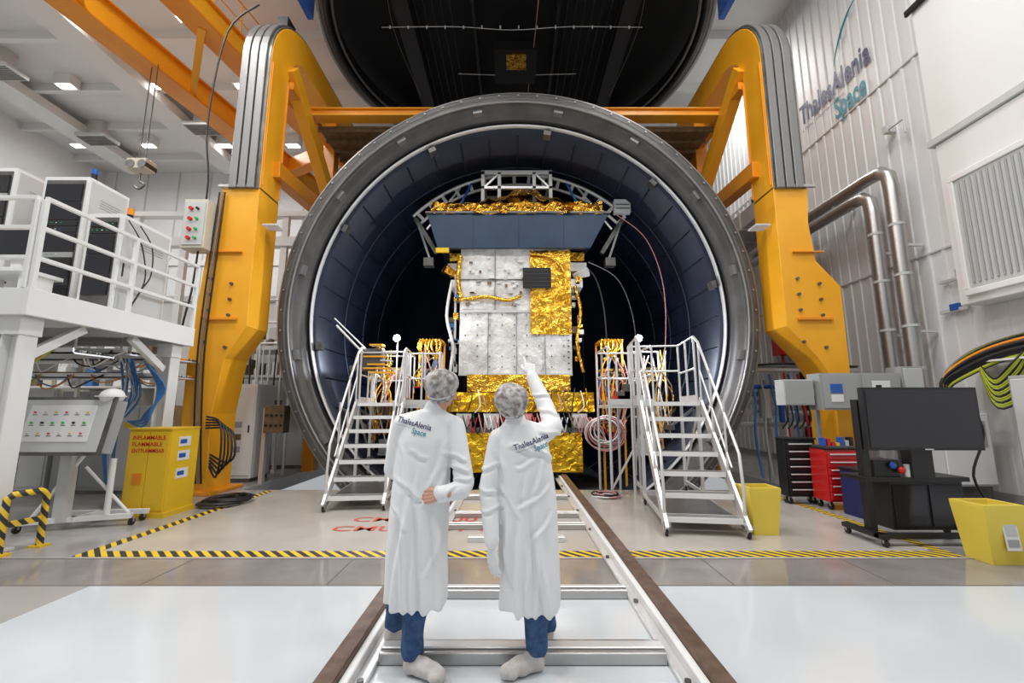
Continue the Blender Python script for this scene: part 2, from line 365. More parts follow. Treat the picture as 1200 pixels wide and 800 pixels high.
# ------------------------------------------------------------ room shell
def build_room():
    b=B('floor')
    def sl(x0,x1,y0,y1,m,z1=0): b.box(x0,x1,y0,y1,-.25,z1,m)
    sl(-3.6,8,-4,4.0,FNEAR); sl(-20,-3.6,-4,4.0,FGREY)
    sl(-20,8,4.0,4.66,FSTRIP)
    sl(-4.5,4.6,4.66,8.4,FMID); sl(-20,-4.5,4.66,8.4,FGREY); sl(4.6,8,4.66,8.4,FGREY)
    sl(-20,-5.0,8.4,20,FGREY); sl(5.3,8,8.4,20,FGREY); sl(-5,5.3,17,20,FGREY)
    b.box(-5.2,5.5,8.2,17.2,-1.8,-1.55,DSTEEL)
    for x in (-3.2,-1.6,1.9,3.3,5.4): b.box(x,x+.012,4.02,4.655,0,.0015,SEAM)
    b.box(-20,8,3.985,4.0,0,.002,SEAM); b.box(-20,8,4.655,4.67,0,.002,SEAM)
    b.make()
    b=B('wall_right'); y=-4.;pr=[]
    while y<20:
        pr+=[(8.0,y),(8.0,y+.20),(7.975,y+.215),(7.975,y+.265)]; y+=.28
    n=len(pr)
    vs=[(x,yy,0) for x,yy in pr]+[(x,yy,13) for x,yy in pr]
    b.add(vs,[(i,i+n,i+1+n,i+1) for i in range(n-1)],WALL)
    b.box(8.03,8.25,-4,20,0,13,WALL)
    for z in (4.4,8.4): b.box(7.965,7.99,7.3,20,z,z+.03,LGRY)
    b.box(7.95,7.99,-4,20,0,.15,GRYC)
    b.make()
    b=B('wall_back'); b.box(-20,8.2,20,20.2,0,13,WALL)
    for i in range(18): b.box(-19.5+i*1.55,-19.45+i*1.55,19.97,20,0,13,LGRY)
    for z in (3.2,6.2,8.2): b.box(-20,8,19.9,20,z,z+.25,W)
    b.make()
    b=B('wall_left'); b.box(-20.2,-20,-4,20,0,13,WALL)
    for z in (4,8): b.box(-20,-19.9,-4,20,z,z+.2,W)
    b.make()
    b=B('ceiling'); b.box(-20.2,8.2,-4,20.2,13,13.2,CEIL)
    y=3.
    while y<20: b.box(-20,8,y,y+.16,12.7,13,CEIL); y+=2.2
    for x in (-18,-13.5): b.box(x,x+.9,4,19,12.35,12.7,CEIL)
    b.make()
    for x in (-18.6,-15.6,-12.3,-9.4):
        for y in (8.3,11,13.7,17.2):
            l=B('ceiling_downlight'); l.box(x-.3,x+.3,y-.18,y+.18,12.62,13.0,W); l.box(x-.24,x+.24,y-.12,y+.12,12.60,12.62,LAMP); l.make()
    for x,y in ((-16.6,12.6),(-16.8,16.2),(-12,15.5)):
        l=B('ceiling_air_vent'); l.box(x-.6,x+.6,y-.35,y+.35,12.2,12.34,LGRY); l.box(x-.3,x+.3,y-.2,y+.2,12.34,13,LGRY)
        for i in range(8): l.box(x-.55,x+.55,y-.3+i*.08,y-.27+i*.08,12.18,12.2,DSTEEL)
        l.make()
build_room()

def hazard():
    b=B('hazard_floor_tape'); z=.003
    b.box(-4.5,4.62,4.72,4.9,0.0,z,HAZ); b.box(-4.5,-4.36,4.9,8.3,0,z,HAZ); b.box(4.48,4.62,4.9,8.2,0,z,HAZ)
    b.make()
    t=B('floor_marking_text')
    t.text('CMU 1000 KG',Matrix.Translation((-2.15,6.12,.004)),REDF,width=2.3,height=.22,bold=.008); t.text('CMU LEST 3100',Matrix.Translation((-2.25,5.66,.004)),REDF,width=2.6,height=.22,bold=.008)
    t.make()
hazard()

def rails():
    b=B('floor_rail_track')
    for sx,x in ((-1,-1.02),(1,1.15)):
        xi=x-sx*.11
        b.box(min(x,xi),max(x,xi),1.2,10.2,.0,.12,RUST)
        x2=xi-sx*.05; b.box(min(xi,x2),max(xi,x2),1.2,10.2,0,.085,W)
        x3=x2-sx*.07; b.box(min(x3,x2),max(x3,x2),1.2,10.2,0,.03,ALU)
        b.box(min(x+sx*.001,x+sx*.015),max(x+sx*.001,x+sx*.015),1.2,10.2,0,.05,W)
        for k in range(9): b.cyl((x3+sx*.03,1.6+k,.03),(x3+sx*.03,1.6+k,.05),.02,DSTEEL,6)
    for y,w in ((2.82,.16),(3.72,.13),(5.7,.1),(6.3,.1),(7.5,.1)):
        b.box(-.79,.92,y,y+w,0,.07,STEEL); b.box(-.79,.92,y+.04,y+w-.04,.07,.082,ALU)
    b.box(-.5,.6,5.2,5.32,0,.06,ALU)
    for x in (-.35,.45): b.box(x,x+.05,5.33,9.5,0,.05,ALU)
    b.make(bevel=.006)
rails()

# ------------------------------------------------------------ vacuum chamber
CX,CZ=.13,3.42
def chamber():
    b=B('thermal_vacuum_chamber'); c=(CX,0,CZ)
    b.lathe([(4.60,16),(4.60,8.85),(4.80,8.82),(4.80,8.62),(4.78,8.58),(4.78,8.46),(4.74,8.43)],c,'Y',FLANGE)
    b.lathe([(4.785,8.47),(4.77,8.42),(4.745,8.42)],c,'Y',FLIP)
    b.lathe([(4.745,8.43),(4.66,8.43)],c,'Y',FLANGE); b.lathe([(4.66,8.43),(4.655,8.46),(4.63,8.46),(4.625,8.43)],c,'Y',FLIP); b.lathe([(4.625,8.43),(4.57,8.43)],c,'Y',FLANGE)
    b.lathe([(4.575,8.425),(4.56,8.425),(4.555,8.46)],c,'Y',FLIP)
    b.lathe([(4.555,8.46),(4.54,8.60),(4.47,8.62),(4.46,8.75),(4.40,8.80)],c,'Y',FLANGE)
    b.lathe([(4.40,8.80),(4.33,8.95)],c,'Y',BLK)
    b.lathe([(4.335,8.86),(4.31,8.84),(4.295,8.88),(4.30,8.95)],c,'Y',ALU)
    b.lathe([(4.30,8.95),(4.22,9.0),(4.18,14.2),(3.6,15.0),(2.4,15.7),(1.0,16.0),(0.01,16.05)],c,'Y',NAVY)
    b.lathe([(4.60,16),(3.5,16.5),(.01,16.8)],c,'Y',FLANGE)
    for i in range(40):
        a=2*math.pi*i/40
        b.beam((CX+4.2*math.cos(a),9.02,CZ+4.2*math.sin(a)),(CX+4.16*math.cos(a),14.2,CZ+4.16*math.sin(a)),.03,.02,NAVY2)
    for y in (10.4,11.7,13.0): b.lathe([(4.2,y-.02),(4.17,y-.02),(4.17,y+.02),(4.2,y+.02)],c,'Y',NAVY2,n=96)
    for i in range(9):
        x=CX-2.4+i*.6; b.box(x-.02,x+.02,15.3,15.36,CZ-3,CZ+3,NAVY2)
    for i in range(72):
        a=2*math.pi*i/72; p=(CX+4.70*math.cos(a),8.41,CZ+4.70*math.sin(a)); b.cyl(p,(p[0],8.44,p[2]),.022,FLIP,6)
    for i in range(16):
        a=2*math.pi*(i+.5)/16; u=Vector((math.cos(a),0,math.sin(a)))
        p=Vector((CX,8.6,CZ))+u*4.50; b.beam(p-u*.05,p+u*.05,.2,.14,TRACK,up=(0,1,0))
    for i in range(10):
        a=2*math.pi*(i+.25)/10; u=Vector((math.cos(a),0,math.sin(a))); p=Vector((CX,8.95,CZ))+u*4.2; b.beam(p-u*.08,p+u*.02,.16,.2,DSTEEL,up=(0,1,0))
    for r,yy,m,wd in ((3.72,10.4,ALU,.045),(3.45,10.4,LGRY,.035)):
        cz=7.42-3.72
        pts=[(.18+r*math.cos(math.radians(a)),yy,cz+r*math.sin(math.radians(a))) for a in range(44,137,4)]
        b.tube(pts,wd,m,8)
    for a in range(44,137,6):
        ca,sa=math.cos(math.radians(a)),math.sin(math.radians(a)); b.beam((.18+3.45*ca,10.4,3.7+3.45*sa),(.18+3.72*ca,10.4,3.7+3.72*sa),.08,.05,ALU,up=(0,1,0))
    for sx in (-1,1):
        b.beam((.18+sx*2.6,10.4,6.2),(.18+sx*2.05,10.4,5.3),.1,.12,DSTEEL,up=(0,1,0))
        b.beam((.18+sx*2.6,10.4,6.2),(.18+sx*2.6,12.5,6.35),.1,.1,DSTEEL)
        b.beam((.18+sx*1.2,10.4,7.2),(.18+sx*1.75,10.2,5.9),.05,.05,BLUE if sx<0 else CBLUE,up=(0,1,0))
        b.beam((.18+sx*1.5,10.4,7.05),(.18+sx*2.3,10.3,5.9),.04,.04,ALU,up=(0,1,0))
        b.beam((.18+sx*2.55,10.35,6.1),(.18+sx*2.15,10.2,5.0),.05,.08,TRACK,up=(0,1,0)); b.box(.18+sx*2.2-.12,.18+sx*2.2+.12,10.1,10.3,4.9,5.1,DSTEEL)
    b.box(2.55,2.95,10.2,10.35,6.3,6.65,LGRY); b.box(2.58,2.92,10.19,10.2,6.4,6.42,DSTEEL);b.box(2.58,2.92,10.19,10.2,6.5,6.52,DSTEEL)
    b.tube([(2.6,10.3,6.3),(3.3,10.2,5.6),(3.7,10.3,4.4),(3.75,10.6,2.8),(3.5,10.6,1.6)],.012,CPINK,6,sm=6)
    b.tube([(2.0,11,5.3),(2.8,11.2,4.9),(3.2,11.3,3.9),(3.3,11.4,2.6)],.016,TRACK,6,sm=6)
    b.tube([(1.7,12.0,5.6),(2.3,12.0,5.3),(2.6,12.0,4.2),(2.65,12,2.2)],.025,TRACK,6,sm=6)
    b.box(-2.75,3.0,9.05,14,-.35,-.2,DSTEEL)
    for x in (-2.0,2.2): b.beam((x,10,-.35),(x,10,-1.2),.15,.15,DSTEEL)
    b.box(-2.0,2.2,8.5,9.0,-.3,-.12,TRACK)
    for sx in (-1,1):
        b.beam((.13+sx*3.2,9.2,1.1),(.13+sx*3.2,13.8,1.1),.1,.1,DSTEEL)
        for k in range(5): b.beam((.13+sx*3.2,9.4+k,1.1),(.13+sx*3.9,9.4+k,1.6),.05,.05,TRACK)
        for k in range(16): b.tube([(.13+sx*U(2.6,3.3),9.6,U(2.2,2.9)),(.13+sx*U(2.7,3.4),9.5,U(1.6,2.1)),(.13+sx*U(2.7,3.4),9.6,U(.6,1.2))],.014,random.choice([YO,TAN,CPINK,LGRY,GOLD,W]),6,sm=4)
        # equipment frame beside the payload
        for dx in (2.55,3.15):
            b.tube([(.13+sx*dx,9.7,-.2),(.13+sx*dx,9.7,2.75)],.025,LGRY,8)
        for z in (.5,1.3,2.1,2.75): b.tube([(.13+sx*2.55,9.7,z),(.13+sx*3.15,9.7,z)],.022,LGRY,8)
        for z,hh,m in ((.52,.3,LGRY),(1.32,.35,GRYC),(2.12,.28,TAN)):
            xa=.13+sx*2.62; xb=.13+sx*3.05; b.box(min(xa,xb),max(xa,xb),9.75,10.1,z,z+hh,m)
    b.make()
    for x,z in ((-2.47,2.98),(2.72,2.98)):
        l=B('chamber_flood_lamp'); l.cyl((x,9.2,z),(x,9.35,z),.08,DSTEEL,12,.05); l.ell((x,9.19,z),(.055,.02,.055),SPOT); l.tube([(x,9.3,z),(x,9.3,-.2)],.015,ALU,6); l.make()
chamber()

def door():
    b=B('chamber_door'); c=(.1,10.5,0)
    b.lathe([(4.72,11.5),(4.72,11.0),(4.72,10.92),(4.76,10.90)],c,'Z',BLACKI)
    b.lathe([(4.76,10.90),(4.84,10.90)],c,'Z',FLANGE); b.lathe([(4.84,10.90),(4.85,10.94),(4.90,10.94),(4.91,10.90)],c,'Z',FLIP); b.lathe([(4.91,10.90),(4.98,10.90),(4.99,11.1)],c,'Z',TRACK)
    b.lathe([(4.99,11.1),(4.85,11.15),(4.85,11.6),(4.2,12.2),(2.5,12.6),(.01,12.65)],c,'Z',DSTEEL)
    b.lathe([(4.72,11.5),(4.4,11.9),(.01,11.95)],c,'Z',BLACKI)
    b.lathe([(4.66,11.02),(4.60,11.0),(4.60,11.06),(4.66,11.08)],c,'Z',TRACK)
    for x in (-3.0,-1.0,1.2,3.2): b.box(x-.04,x+.04,6.6,14.4,11.55,11.9,BLACK2)
    for x0 in (-2.9,1.4):
        for i in range(7): b.box(x0+i*.22,x0+i*.22+.02,7.5,13.6,11.5,11.56,BLACK2)
    for sx in (-1,1): b.box(.1+sx*2.85-.18,.1+sx*2.85+.18,7,13.9,11.35,11.75,BLACK2)
    b.tube([(-3.4,10.0,11.33),(-1.5,9.95,11.3),(0,10.05,11.3),(1.5,9.95,11.3),(3.4,10.0,11.33)],.008,W,6,sm=5)
    b.tube([(-1.6,11.6,11.33),(0,11.62,11.3),(1.9,11.6,11.33)],.008,W,6,sm=5)
    for k in range(14): b.box(-3.2+k*.48,-3.17+k*.48,9.97,10.0,11.28,11.36,W)
    b.tube([(.65,9,11.3),(.6,10.5,11.3),(.5,12.3,11.25),(.55,13.5,11.3)],.010,CPINK,6,sm=5)
    for sx in(-1,1): b.tube([(.1+sx*2.9,8,11.3),(.1+sx*3.2,10,11.3),(.1+sx*3.0,12.5,11.3)],.007,TRACK,6,sm=5)
    b.box(-.16,.40,10.75,11.3,11.2,11.24,GOLD)
    b.box(-.5,.7,10.6,11.9,11.24,11.5,BLACKI)
    for sx in (-1,1): b.box(.1+sx*5.06-.07,.1+sx*5.06+.07,8.4,9.4,10.95,12.2,BLUE)
    b.make()
door()

# ------------------------------------------------------------ lifting frame
def frame():
    b=B('door_lifting_gantry'); ZA=8.6
    def arch_pts(off):
        r=1.5+off; return [(7.9-off,5.7)]+[(7.9-off,ZA)]+[(9.4-r*math.cos(math.radians(a)), ZA+r*math.sin(math.radians(a))) for a in range(8,91,8)]+[(9.4,ZA+r)]+[(12.6,ZA+1.5+off)]
    for sx,xi,xo,m in ((-1,-4.90,-5.50,YO),(1,5.07,5.70,YO)):
        o=arch_pts(0); i=arch_pts(-.68)[::-1]
        x0,x1=min(xi,xo),max(xi,xo)
        b.prism(o+i,'X',x0,x1,m)
        w=(x1-x0)
        for k in range(3):
            a=x0+.04+k*(w-.08)/3; e=a+(w-.08)/3-.035
            b.prism(arch_pts(.08)+arch_pts(.03)[::-1],'X',a,e,TRACK)
        b.prism(arch_pts(.03)+arch_pts(.0)[::-1],'X',x0+.005,x1-.005,DSTEEL)
        b.beam((xi,8.6,8.9),(xi,10.9,7.1),.26,.34,YO)
        b.beam((xi,8.3,6.35),(xi,10.9,6.5),.26,.34,OR)
        b.beam((xi,10.9,-.0),(xi,10.9,9.45),.3,.3,OR)
        b.beam((xi,12.4,-.0),(xi,12.4,9.45),.3,.3,OR)
        b.beam((xi,10.9,6.5),(xi,12.4,9.4),.2,.2,OR)
        b.beam((xi,8.6,8.50),(xi,12.4,8.50),.2,.18,OR)
        for yy in (7.93,8.55): b.box(xi-.02 if sx<0 else xi-.03,xi+.03 if sx<0 else xi+.02,yy,yy+.03,5.8,8.5,OR)
    L=[(-4.90,5.75),(-4.90,3.0),(-5.25,2.4),(-5.38,1.4),(-5.36,0),(-5.70,0),(-5.92,1.3),(-5.93,2.3),(-5.74,5.2),(-5.62,5.72)]
    b.prism(L,'Y',7.9,8.6,YO)
    Rr=[(5.07,5.75),(5.07,3.0),(5.6,2.4),(5.82,2.0),(5.80,0),(6.10,0),(6.15,2.2),(6.16,3.75),(5.75,4.25),(5.68,5.0),(5.74,5.72)]
    b.prism(Rr,'Y',7.9,8.6,YO)
    b.box(-5.95,-5.2,7.8,8.75,0,.06,OR); b.box(5.6,6.3,7.8,8.75,0,.06,OR)
    for sx in (-1,1):
        x=-5.4 if sx<0 else 5.6
        for z in (3.3,3.6,3.9,2.7): b.cyl((x-.25,7.86,z),(x-.25,7.9,z),.03,DSTEEL,8); b.cyl((x+.15,7.86,z-.1),(x+.15,7.9,z-.1),.03,DSTEEL,8)
        b.box(x-.32,x+.32,7.84,7.9,3.1,3.16,OR); b.box(x-.28,x+.28,7.85,7.9,5.72,5.78,STEEL)
        b.box(x-.3,x+.3,7.84,7.9,4.4,4.43,OR)
        xb=-4.86 if sx<0 else 5.03
        b.box(min(xb,xb-sx*.3),max(xb,xb-sx*.3),8.0,8.3,5.0,5.04,LGRY)
    b.box(-4.9,5.07,9.52,9.73,8.46,8.60,OR); b.box(-4.9,5.07,9.46,9.78,8.42,8.46,YO); b.box(-4.9,5.07,9.46,9.78,8.60,8.63,YO)
    for s2 in (-1,1):
        xa,xb=(-4.8,-2.2) if s2<0 else (2.4,5.0)
        b.box(xa,xb,9.85,12,8.35,8.4,TAN)
        for k in range(5): b.box(xa,xb,9.86+k*.45,9.91+k*.45,8.26,8.35,TAN)
    b.box(-5.3,-5.05,8.6,8.95,9.95,10.25,BLK)
    b.tube([(-5.2,7.8,9.7),(-5.75,7.75,9),(-5.9,7.7,7),(-5.8,7.75,5.8),(-5.86,7.8,4.9)],.02,BLK,6,sm=5)
    for k in range(3): b.tube([(-5.62+k*.05,7.84,5.6),(-5.66+k*.06,7.82,4.2),(-5.7+k*.06,7.83,2.6),(-5.62+k*.06,7.83,1.2),(-5.5+k*.05,7.84,.2)],.018,BLK if k!=1 else TRACK,6,sm=5)
    b.make(bevel=.012)
    c=B('crane_control_box'); c.M=Matrix.Translation((.12,0,0)); c.box(-6.22,-5.78,7.62,7.95,4.4,5.35,BEIGE); c.box(-6.19,-5.81,7.60,7.62,4.45,5.3,LGRY)
    for z in (5.15,4.95,4.75,4.58): c.cyl((-6.05,7.55,z),(-6.05,7.6,z),.035,RED,10); c.cyl((-5.93,7.55,z),(-5.93,7.6,z),.025,GRN if z<5 else BLK,10)
    c.tube([(-6.0,7.8,4.4),(-6.0,7.75,3.6),(-6.1,7.75,2.8),(-6.1,7.8,1.3)],.02,BLK,6,sm=4)
    c.make(bevel=.01)
frame()

def crane():
    b=B('overhead_crane')
    for p0,p1,w,h in (((-9.7,5.0,10.05),(-7.7,17.3,10.05),.40,.62),((-8.1,4.5,10.7),(-6.3,14.5,10.5),.42,.55)):
        b.beam(p0,p1,w,h,YO)
        P0=Vector(p0);P1=Vector(p1)
        b.beam(P0-Vector((0,0,h/2)),P1-Vector((0,0,h/2)),w+.2,.05,OR); b.beam(P0+Vector((0,0,h/2)),P1+Vector((0,0,h/2)),w+.2,.05,OR)
    b.beam((-9.0,15,9.9),(-6.2,13.8,10.2),.4,.5,OR)
    P0=Vector((-7.9,5,11.0));P1=Vector((-6.3,14,10.8))
    for k in range(12):
        p=P0.lerp(P1,k/11); b.tube([p-Vector((0,0,.2)),p+Vector((0,0,1.0))],.02,YO,6)
    b.tube([P0+Vector((0,0,1)),P1+Vector((0,0,1))],.025,YO,6); b.tube([P0+Vector((0,0,.5)),P1+Vector((0,0,.5))],.02,YO,6)
    for k in range(3):
        p=Vector((-9.7,5,9.8)).lerp(Vector((-7.7,17.3,9.8)),.25+k*.22); q=Vector((-8.1,4.5,10.4)).lerp(Vector((-6.3,14.5,10.3)),.2+k*.25); b.beam(p,q,.16,.16,YO)
    for x,y in ((-8.05,16.8),(-6.4,14.2)): b.beam((x,y,0),(x,y,10),.35,.35,OR)
    b.tube([(-8.8,9.5,9.8),(-8.8,9.5,7.3)],.015,DSTEEL,6); b.tube([(-8.65,9.5,9.8),(-8.65,9.5,7.3)],.015,DSTEEL,6)
    b.M=Matrix.Translation((-.5,0,-.25))
    b.box(-8.45,-8.0,9.35,9.65,7.25,7.5,BEIGE); b.cyl((-8.35,9.33,7.35),(-8.35,9.67,7.35),.10,DSTEEL,14); b.cyl((-8.08,9.33,7.35),(-8.08,9.67,7.35),.10,DSTEEL,14)
    b.tube([(-8.22,9.5,7.2),(-8.22,9.5,7.0),(-8.1,9.5,6.9),(-8.22,9.5,6.8),(-8.34,9.5,6.88)],.025,DSTEEL,8,sm=4)
    b.make(bevel=.01)
crane()

# ------------------------------------------------------------ spacecraft
def spacecraft():
    b=B('satellite'); 
    x0,x1,yf,yb=-1.20,1.36,9.8,11.8
    b.box(x0+.06,x1-.06,yf+.06,yb,2.25,5.15,DSTEEL)
    b.foil((x0,yf,2.22),(x1-x0,0,0),(0,0,1.45),34,22,.03,MLI,fr=2.2,sm=True)
    b.foil((x0,yf,3.72),(x1-x0,0,0),(0,0,1.48),34,22,.03,MLIW,fr=2.2,sm=True)
    b.foil((x0,yb,2.22),(0,yf-yb,0),(0,0,2.98),16,24,.03,MLI,sm=True); b.foil((x1,yf,2.22),(0,yb-yf,0),(0,0,2.98),16,24,.03,GOLD,sm=True)
    b.box(x0,x1,yf-.04,yf+.0,3.67,3.72,LGRY); b.box(x0,x1,yf-.035,yf+.0,2.22,2.27,LGRY)
    for x in (-.55,.1,.75): b.box(x,x+.010,yf-.035,yf,2.25,3.67,TRACK)
    b.box(x0,.4,yf-.04,yf,4.45,4.46,DSTEEL); b.box(-.4,-.39,yf-.04,yf,3.72,5.15,DSTEEL)
    b.foil((.42,yf-.06,3.15),(.94,0,0),(0,0,2.0),14,26,.05,GOLD,fr=4,sm=True)
    b.box(.25,.9,yf-.13,yf-.09,4.22,4.70,BLK)
    for k in range(5): b.box(.27,.88,yf-.135,yf-.13,4.28+k*.09,4.285+k*.09,DSTEEL)
    for k in range(6):
        z=2.4+k*.24
        for j in range(9):
            x=x0+.12+j*.28
            if R()<.7: b.box(x,x+.03,yf-.05,yf-.03,z,z+.03,TAN)
    for k in range(10):
        b.box(x1-.1,x1-.06,yf-.06,yf-.03,2.35+k*.13,2.38+k*.13,DSTEEL)
    for k in range(60):
        x=U(x0+.05,x1-.15);z=U(3.8,5.0); w=U(.03,.13);h=U(.02,.08)
        if .3<x: continue
        b.box(x,x+w,yf-.055,yf-.02,z,z+h,random.choice([MLIW,MLI,LGRY,TAN]))
    b.tube([(x0-.02,yf-.06,3.95),(-.6,yf-.08,4.02),(-.1,yf-.08,3.94),(.2,yf-.08,4.05)],.045,GOLD,8,sm=5)
    b.tube([(x0,yf-.06,5.0),(x0-.05,yf-.05,4.5),(x0+.03,yf-.08,4.0)],.05,GOLD,8,sm=5)
    b.tube([(.42,yf-.08,5.05),(.9,yf-.1,4.95),(1.2,yf-.1,4.6),(1.25,yf-.1,3.9)],.03,GOLD,8,sm=5)
    for z,w,m in ((4.7,.40,LGRY),(4.3,.3,ALU),(4.95,.35,GOLD)):
        b.box(x1,x1+w,yf+.1,yf+.6,z,z+.2,m); b.box(x0-w*.8,x0,yf+.1,yf+.6,z,z+.18,m)
    b.cyl((x1+.12,yf+.2,4.6),(x1+.4,yf,4.65),.07,LGRY,14,.12); b.cyl((x0-.1,yf+.2,4.6),(x0-.38,yf,4.72),.07,GOLD,14,.12)
    b.cyl((x0-.12,yf+.1,2.4),(x0-.12,yf+.1,4.6),.03,MLI,8); b.tube([(x0-.2,yf,4.4),(x0-.3,yf,3.6),(x0-.15,yf,2.9),(x0-.2,yf,2.3)],.035,MLI,8,sm=5)
    b.tube([(x1+.1,yf,4.3),(x1+.22,yf,3.7),(x1+.12,yf,3.0),(x1+.25,yf,2.3)],.04,GOLD,8,sm=5)
    for k in range(34):
        s=random.choice([-1,1]); x=(x0-.28 if s<0 else x1+.03)+U(0,.18); z=U(2.3,4.6); b.box(x,x+U(.04,.13),yf+.05,yf+.2,z,z+U(.04,.18),random.choice([GOLD,MLI,LGRY,DSTEEL,CBLUE]))
    P=[(-2.0,6.02),(2.27,6.02),(1.82,5.17),(-1.72,5.17)]
    b.prism(P,'Y',9.62,9.72,PANELB); b.box(-1.7,1.8,9.73,11.9,5.2,5.3,BLK); b.box(-2.02,2.29,9.58,9.74,6.0,6.04,DSTEEL)
    for x in (-.9,.15,1.2): b.box(x,x+.008,9.615,9.62,5.19,6.0,BLK)
    b.box(-1.75,-1.45,9.55,9.62,5.04,5.14,YEL)
    b.foil((-1.9,9.62,6.04),(4.0,0,0),(0,1.4,.0),60,24,.16,GOLD,fn=lambda u,v:(.30+.42*math.exp(-((u-.55)/.2)**2))*math.sin(math.pi*min(1,max(0,u)))**.35*math.sin(math.pi*min(v*1.3+.12,1))**.6,fr=3.2)
    b.foil((-1.92,9.60,5.98),(4.04,0,0),(0,.10,.34),60,5,.09,GOLD,fn=None,fr=4)
    for y in (9.9,11.2):
        b.box(-.75,.98,y,y+.08,7.15,7.25,ALU); b.box(-.75,.98,y,y+.08,6.78,6.84,ALU)
        for x in (-.75,-.35,.5,.90): b.box(x,x+.08,y,y+.08,6.4,7.2,LGRY)
        b.beam((-.7,y+.04,6.8),(-.3,y+.04,7.2),.04,.04,ALU,up=(0,1,0)); b.beam((.93,y+.04,6.8),(.55,y+.04,7.2),.04,.04,ALU,up=(0,1,0))
    for x in (-.71,.94): b.beam((x,9.9,7.2),(x,11.2,7.2),.07,.07,ALU)
    b.foil((-1.0,9.72,1.86),(2.3,0,0),(0,0,.38),24,6,.05,GOLD)
    b.box(-.95,1.25,9.8,11.5,1.8,2.25,BLK)
    b.foil((-1.5,9.6,1.42),(3.3,0,0),(0,0,.42),30,6,.07,GOLDY); b.box(-1.42,1.72,9.7,11.6,1.4,1.82,BLK)
    for k in range(26):
        x=-1.5+k*.125; b.tube([(x,9.58,U(1.75,1.95)),(x+U(-.08,.08),9.48,U(1.5,1.7)),(x+U(-.1,.1),9.5,1.4)],.012,random.choice([GOLD,BLK,CPINK,TAN,W]),6,sm=3)
    b.make()
    t=B('satellite_trolley')
    t.box(-1.3,1.65,9.55,11.8,.98,1.08,TRACK)
    for x in (-1.2,-.6,.1,.7,1.3): t.box(x,x+.32,9.5,9.7,1.08,1.38,random.choice([LGRY,CPINK,LGRY,ALU]))
    for k in range(26):
        x=-1.3+k*.115; t.tube([(x,9.55,1.38),(x+.05,9.42,U(1.15,1.25)),(x+.12,9.45,U(.95,1.1)),(x+.2,9.5,1.3)],.014,random.choice([CPINK,W,RED,BLK,W,CPINK,TAN]),6,sm=4)
    for k in range(14):
        s=random.choice([-1,1]); xa=-1.35 if s<0 else 1.7
        t.tube([(xa,9.6,1.3),(xa+s*U(.1,.3),9.45,U(.9,1.1)),(xa+s*U(.3,.6),9.4,U(.6,.9)),(xa+s*U(.5,.8),9.4,U(1.0,1.5))],.014,random.choice([CPINK,W,CPINK,LGRY,RED]),6,sm=5)
    t.foil((-1.1,9.5,.16),(2.6,0,0),(0,0,.82),28,10,.06,GOLDY,fr=2.5,sm=True); t.box(-1.08,1.48,9.58,11.5,.14,.98,BLK)
    t.foil((1.5,9.5,.16),(0,2,0),(0,0,.82),18,10,.05,GOLDY); t.foil((-1.1,11.5,.16),(0,-2,0),(0,0,.82),18,10,.05,GOLDY)
    for x in (-1.08,1.1):
        for y in (9.8,11.2): t.cyl((x-.05,y,.11),(x+.05,y,.11),.1,DSTEEL,14)
    t.make()
    for s in (-1,1):
        r=B('instrument_rack'); xa=-2.05 if s<0 else 1.95
        for dx in (0,.45):
            for dy in (0,.6): r.box(xa+dx,xa+dx+.04,9.5+dy,9.54+dy,-.2,3.0,YO)
        for z in (1.0,1.6,2.3,2.95): r.box(xa,xa+.5,9.5,10.15,z,z+.05,YO)
        for q in range(7): r.tube([(xa+.03+q*.07,9.47,3.0),(xa+.03+q*.07+U(-.04,.04),9.4,2.8),(xa+U(0,.45),9.45,2.55)],.022,GOLD,8,sm=3)
        r.box(xa+.05,xa+.4,9.58,10,1.65,2.0,RED if s>0 else DSTEEL)
        r.beam((xa,9.52,1.0),(xa+.5,9.52,1.6),.03,.03,YO,up=(0,1,0)); r.beam((xa,9.52,2.3),(xa+.5,9.52,1.6),.03,.03,YO,up=(0,1,0))
        for k in range(24): r.tube([(xa+U(0,.5),9.45,U(2,2.9)),(xa+U(-.1,.6),9.4,U(1.5,2.2)),(xa+U(0,.5),9.42,U(.6,1.6))],.012,random.choice([GOLD,CPINK,YO,BLK,CBLUE,TAN]),6,sm=4)
        r.make()
    c=B('cable_coil')
    for k in range(11):
        rr=.28+U(-.07,.07);cx=1.95+U(-.06,.06);cz=1.0+U(-.07,.07)
        c.tube([(cx+rr*1.2*math.cos(a*math.pi/10),9.22+.02*k*.5,cz+rr*math.sin(a*math.pi/10)) for a in range(21)],.013,CPINK if k%3 else W,6)
    c.tube([(1.95,9.5,1.35),(1.95,9.2,1.3)],.02,ALU,8)
    c.make()
    for cx,cy in ((-1.45,7.7),(1.62,7.75)):
        c=B('floor_cable_coil')
        for k in range(9):
            rr=.16+U(-.05,.06); dx=U(-.05,.05); dy=U(-.05,.05)
            c.tube([(cx+dx+rr*math.cos(a*math.pi/8),cy+dy+rr*math.sin(a*math.pi/8),.013+.018*(k%4)) for a in range(17)],.012,random.choice([BLK,CPINK,LGRY,BLK,W]),6)
        c.tube([(cx,cy+.15,.013),(cx-.05,cy+.4,.013),(cx+.06,cy+.62,.013)],.012,BLK,6,sm=5)
        c.make()
spacecraft()

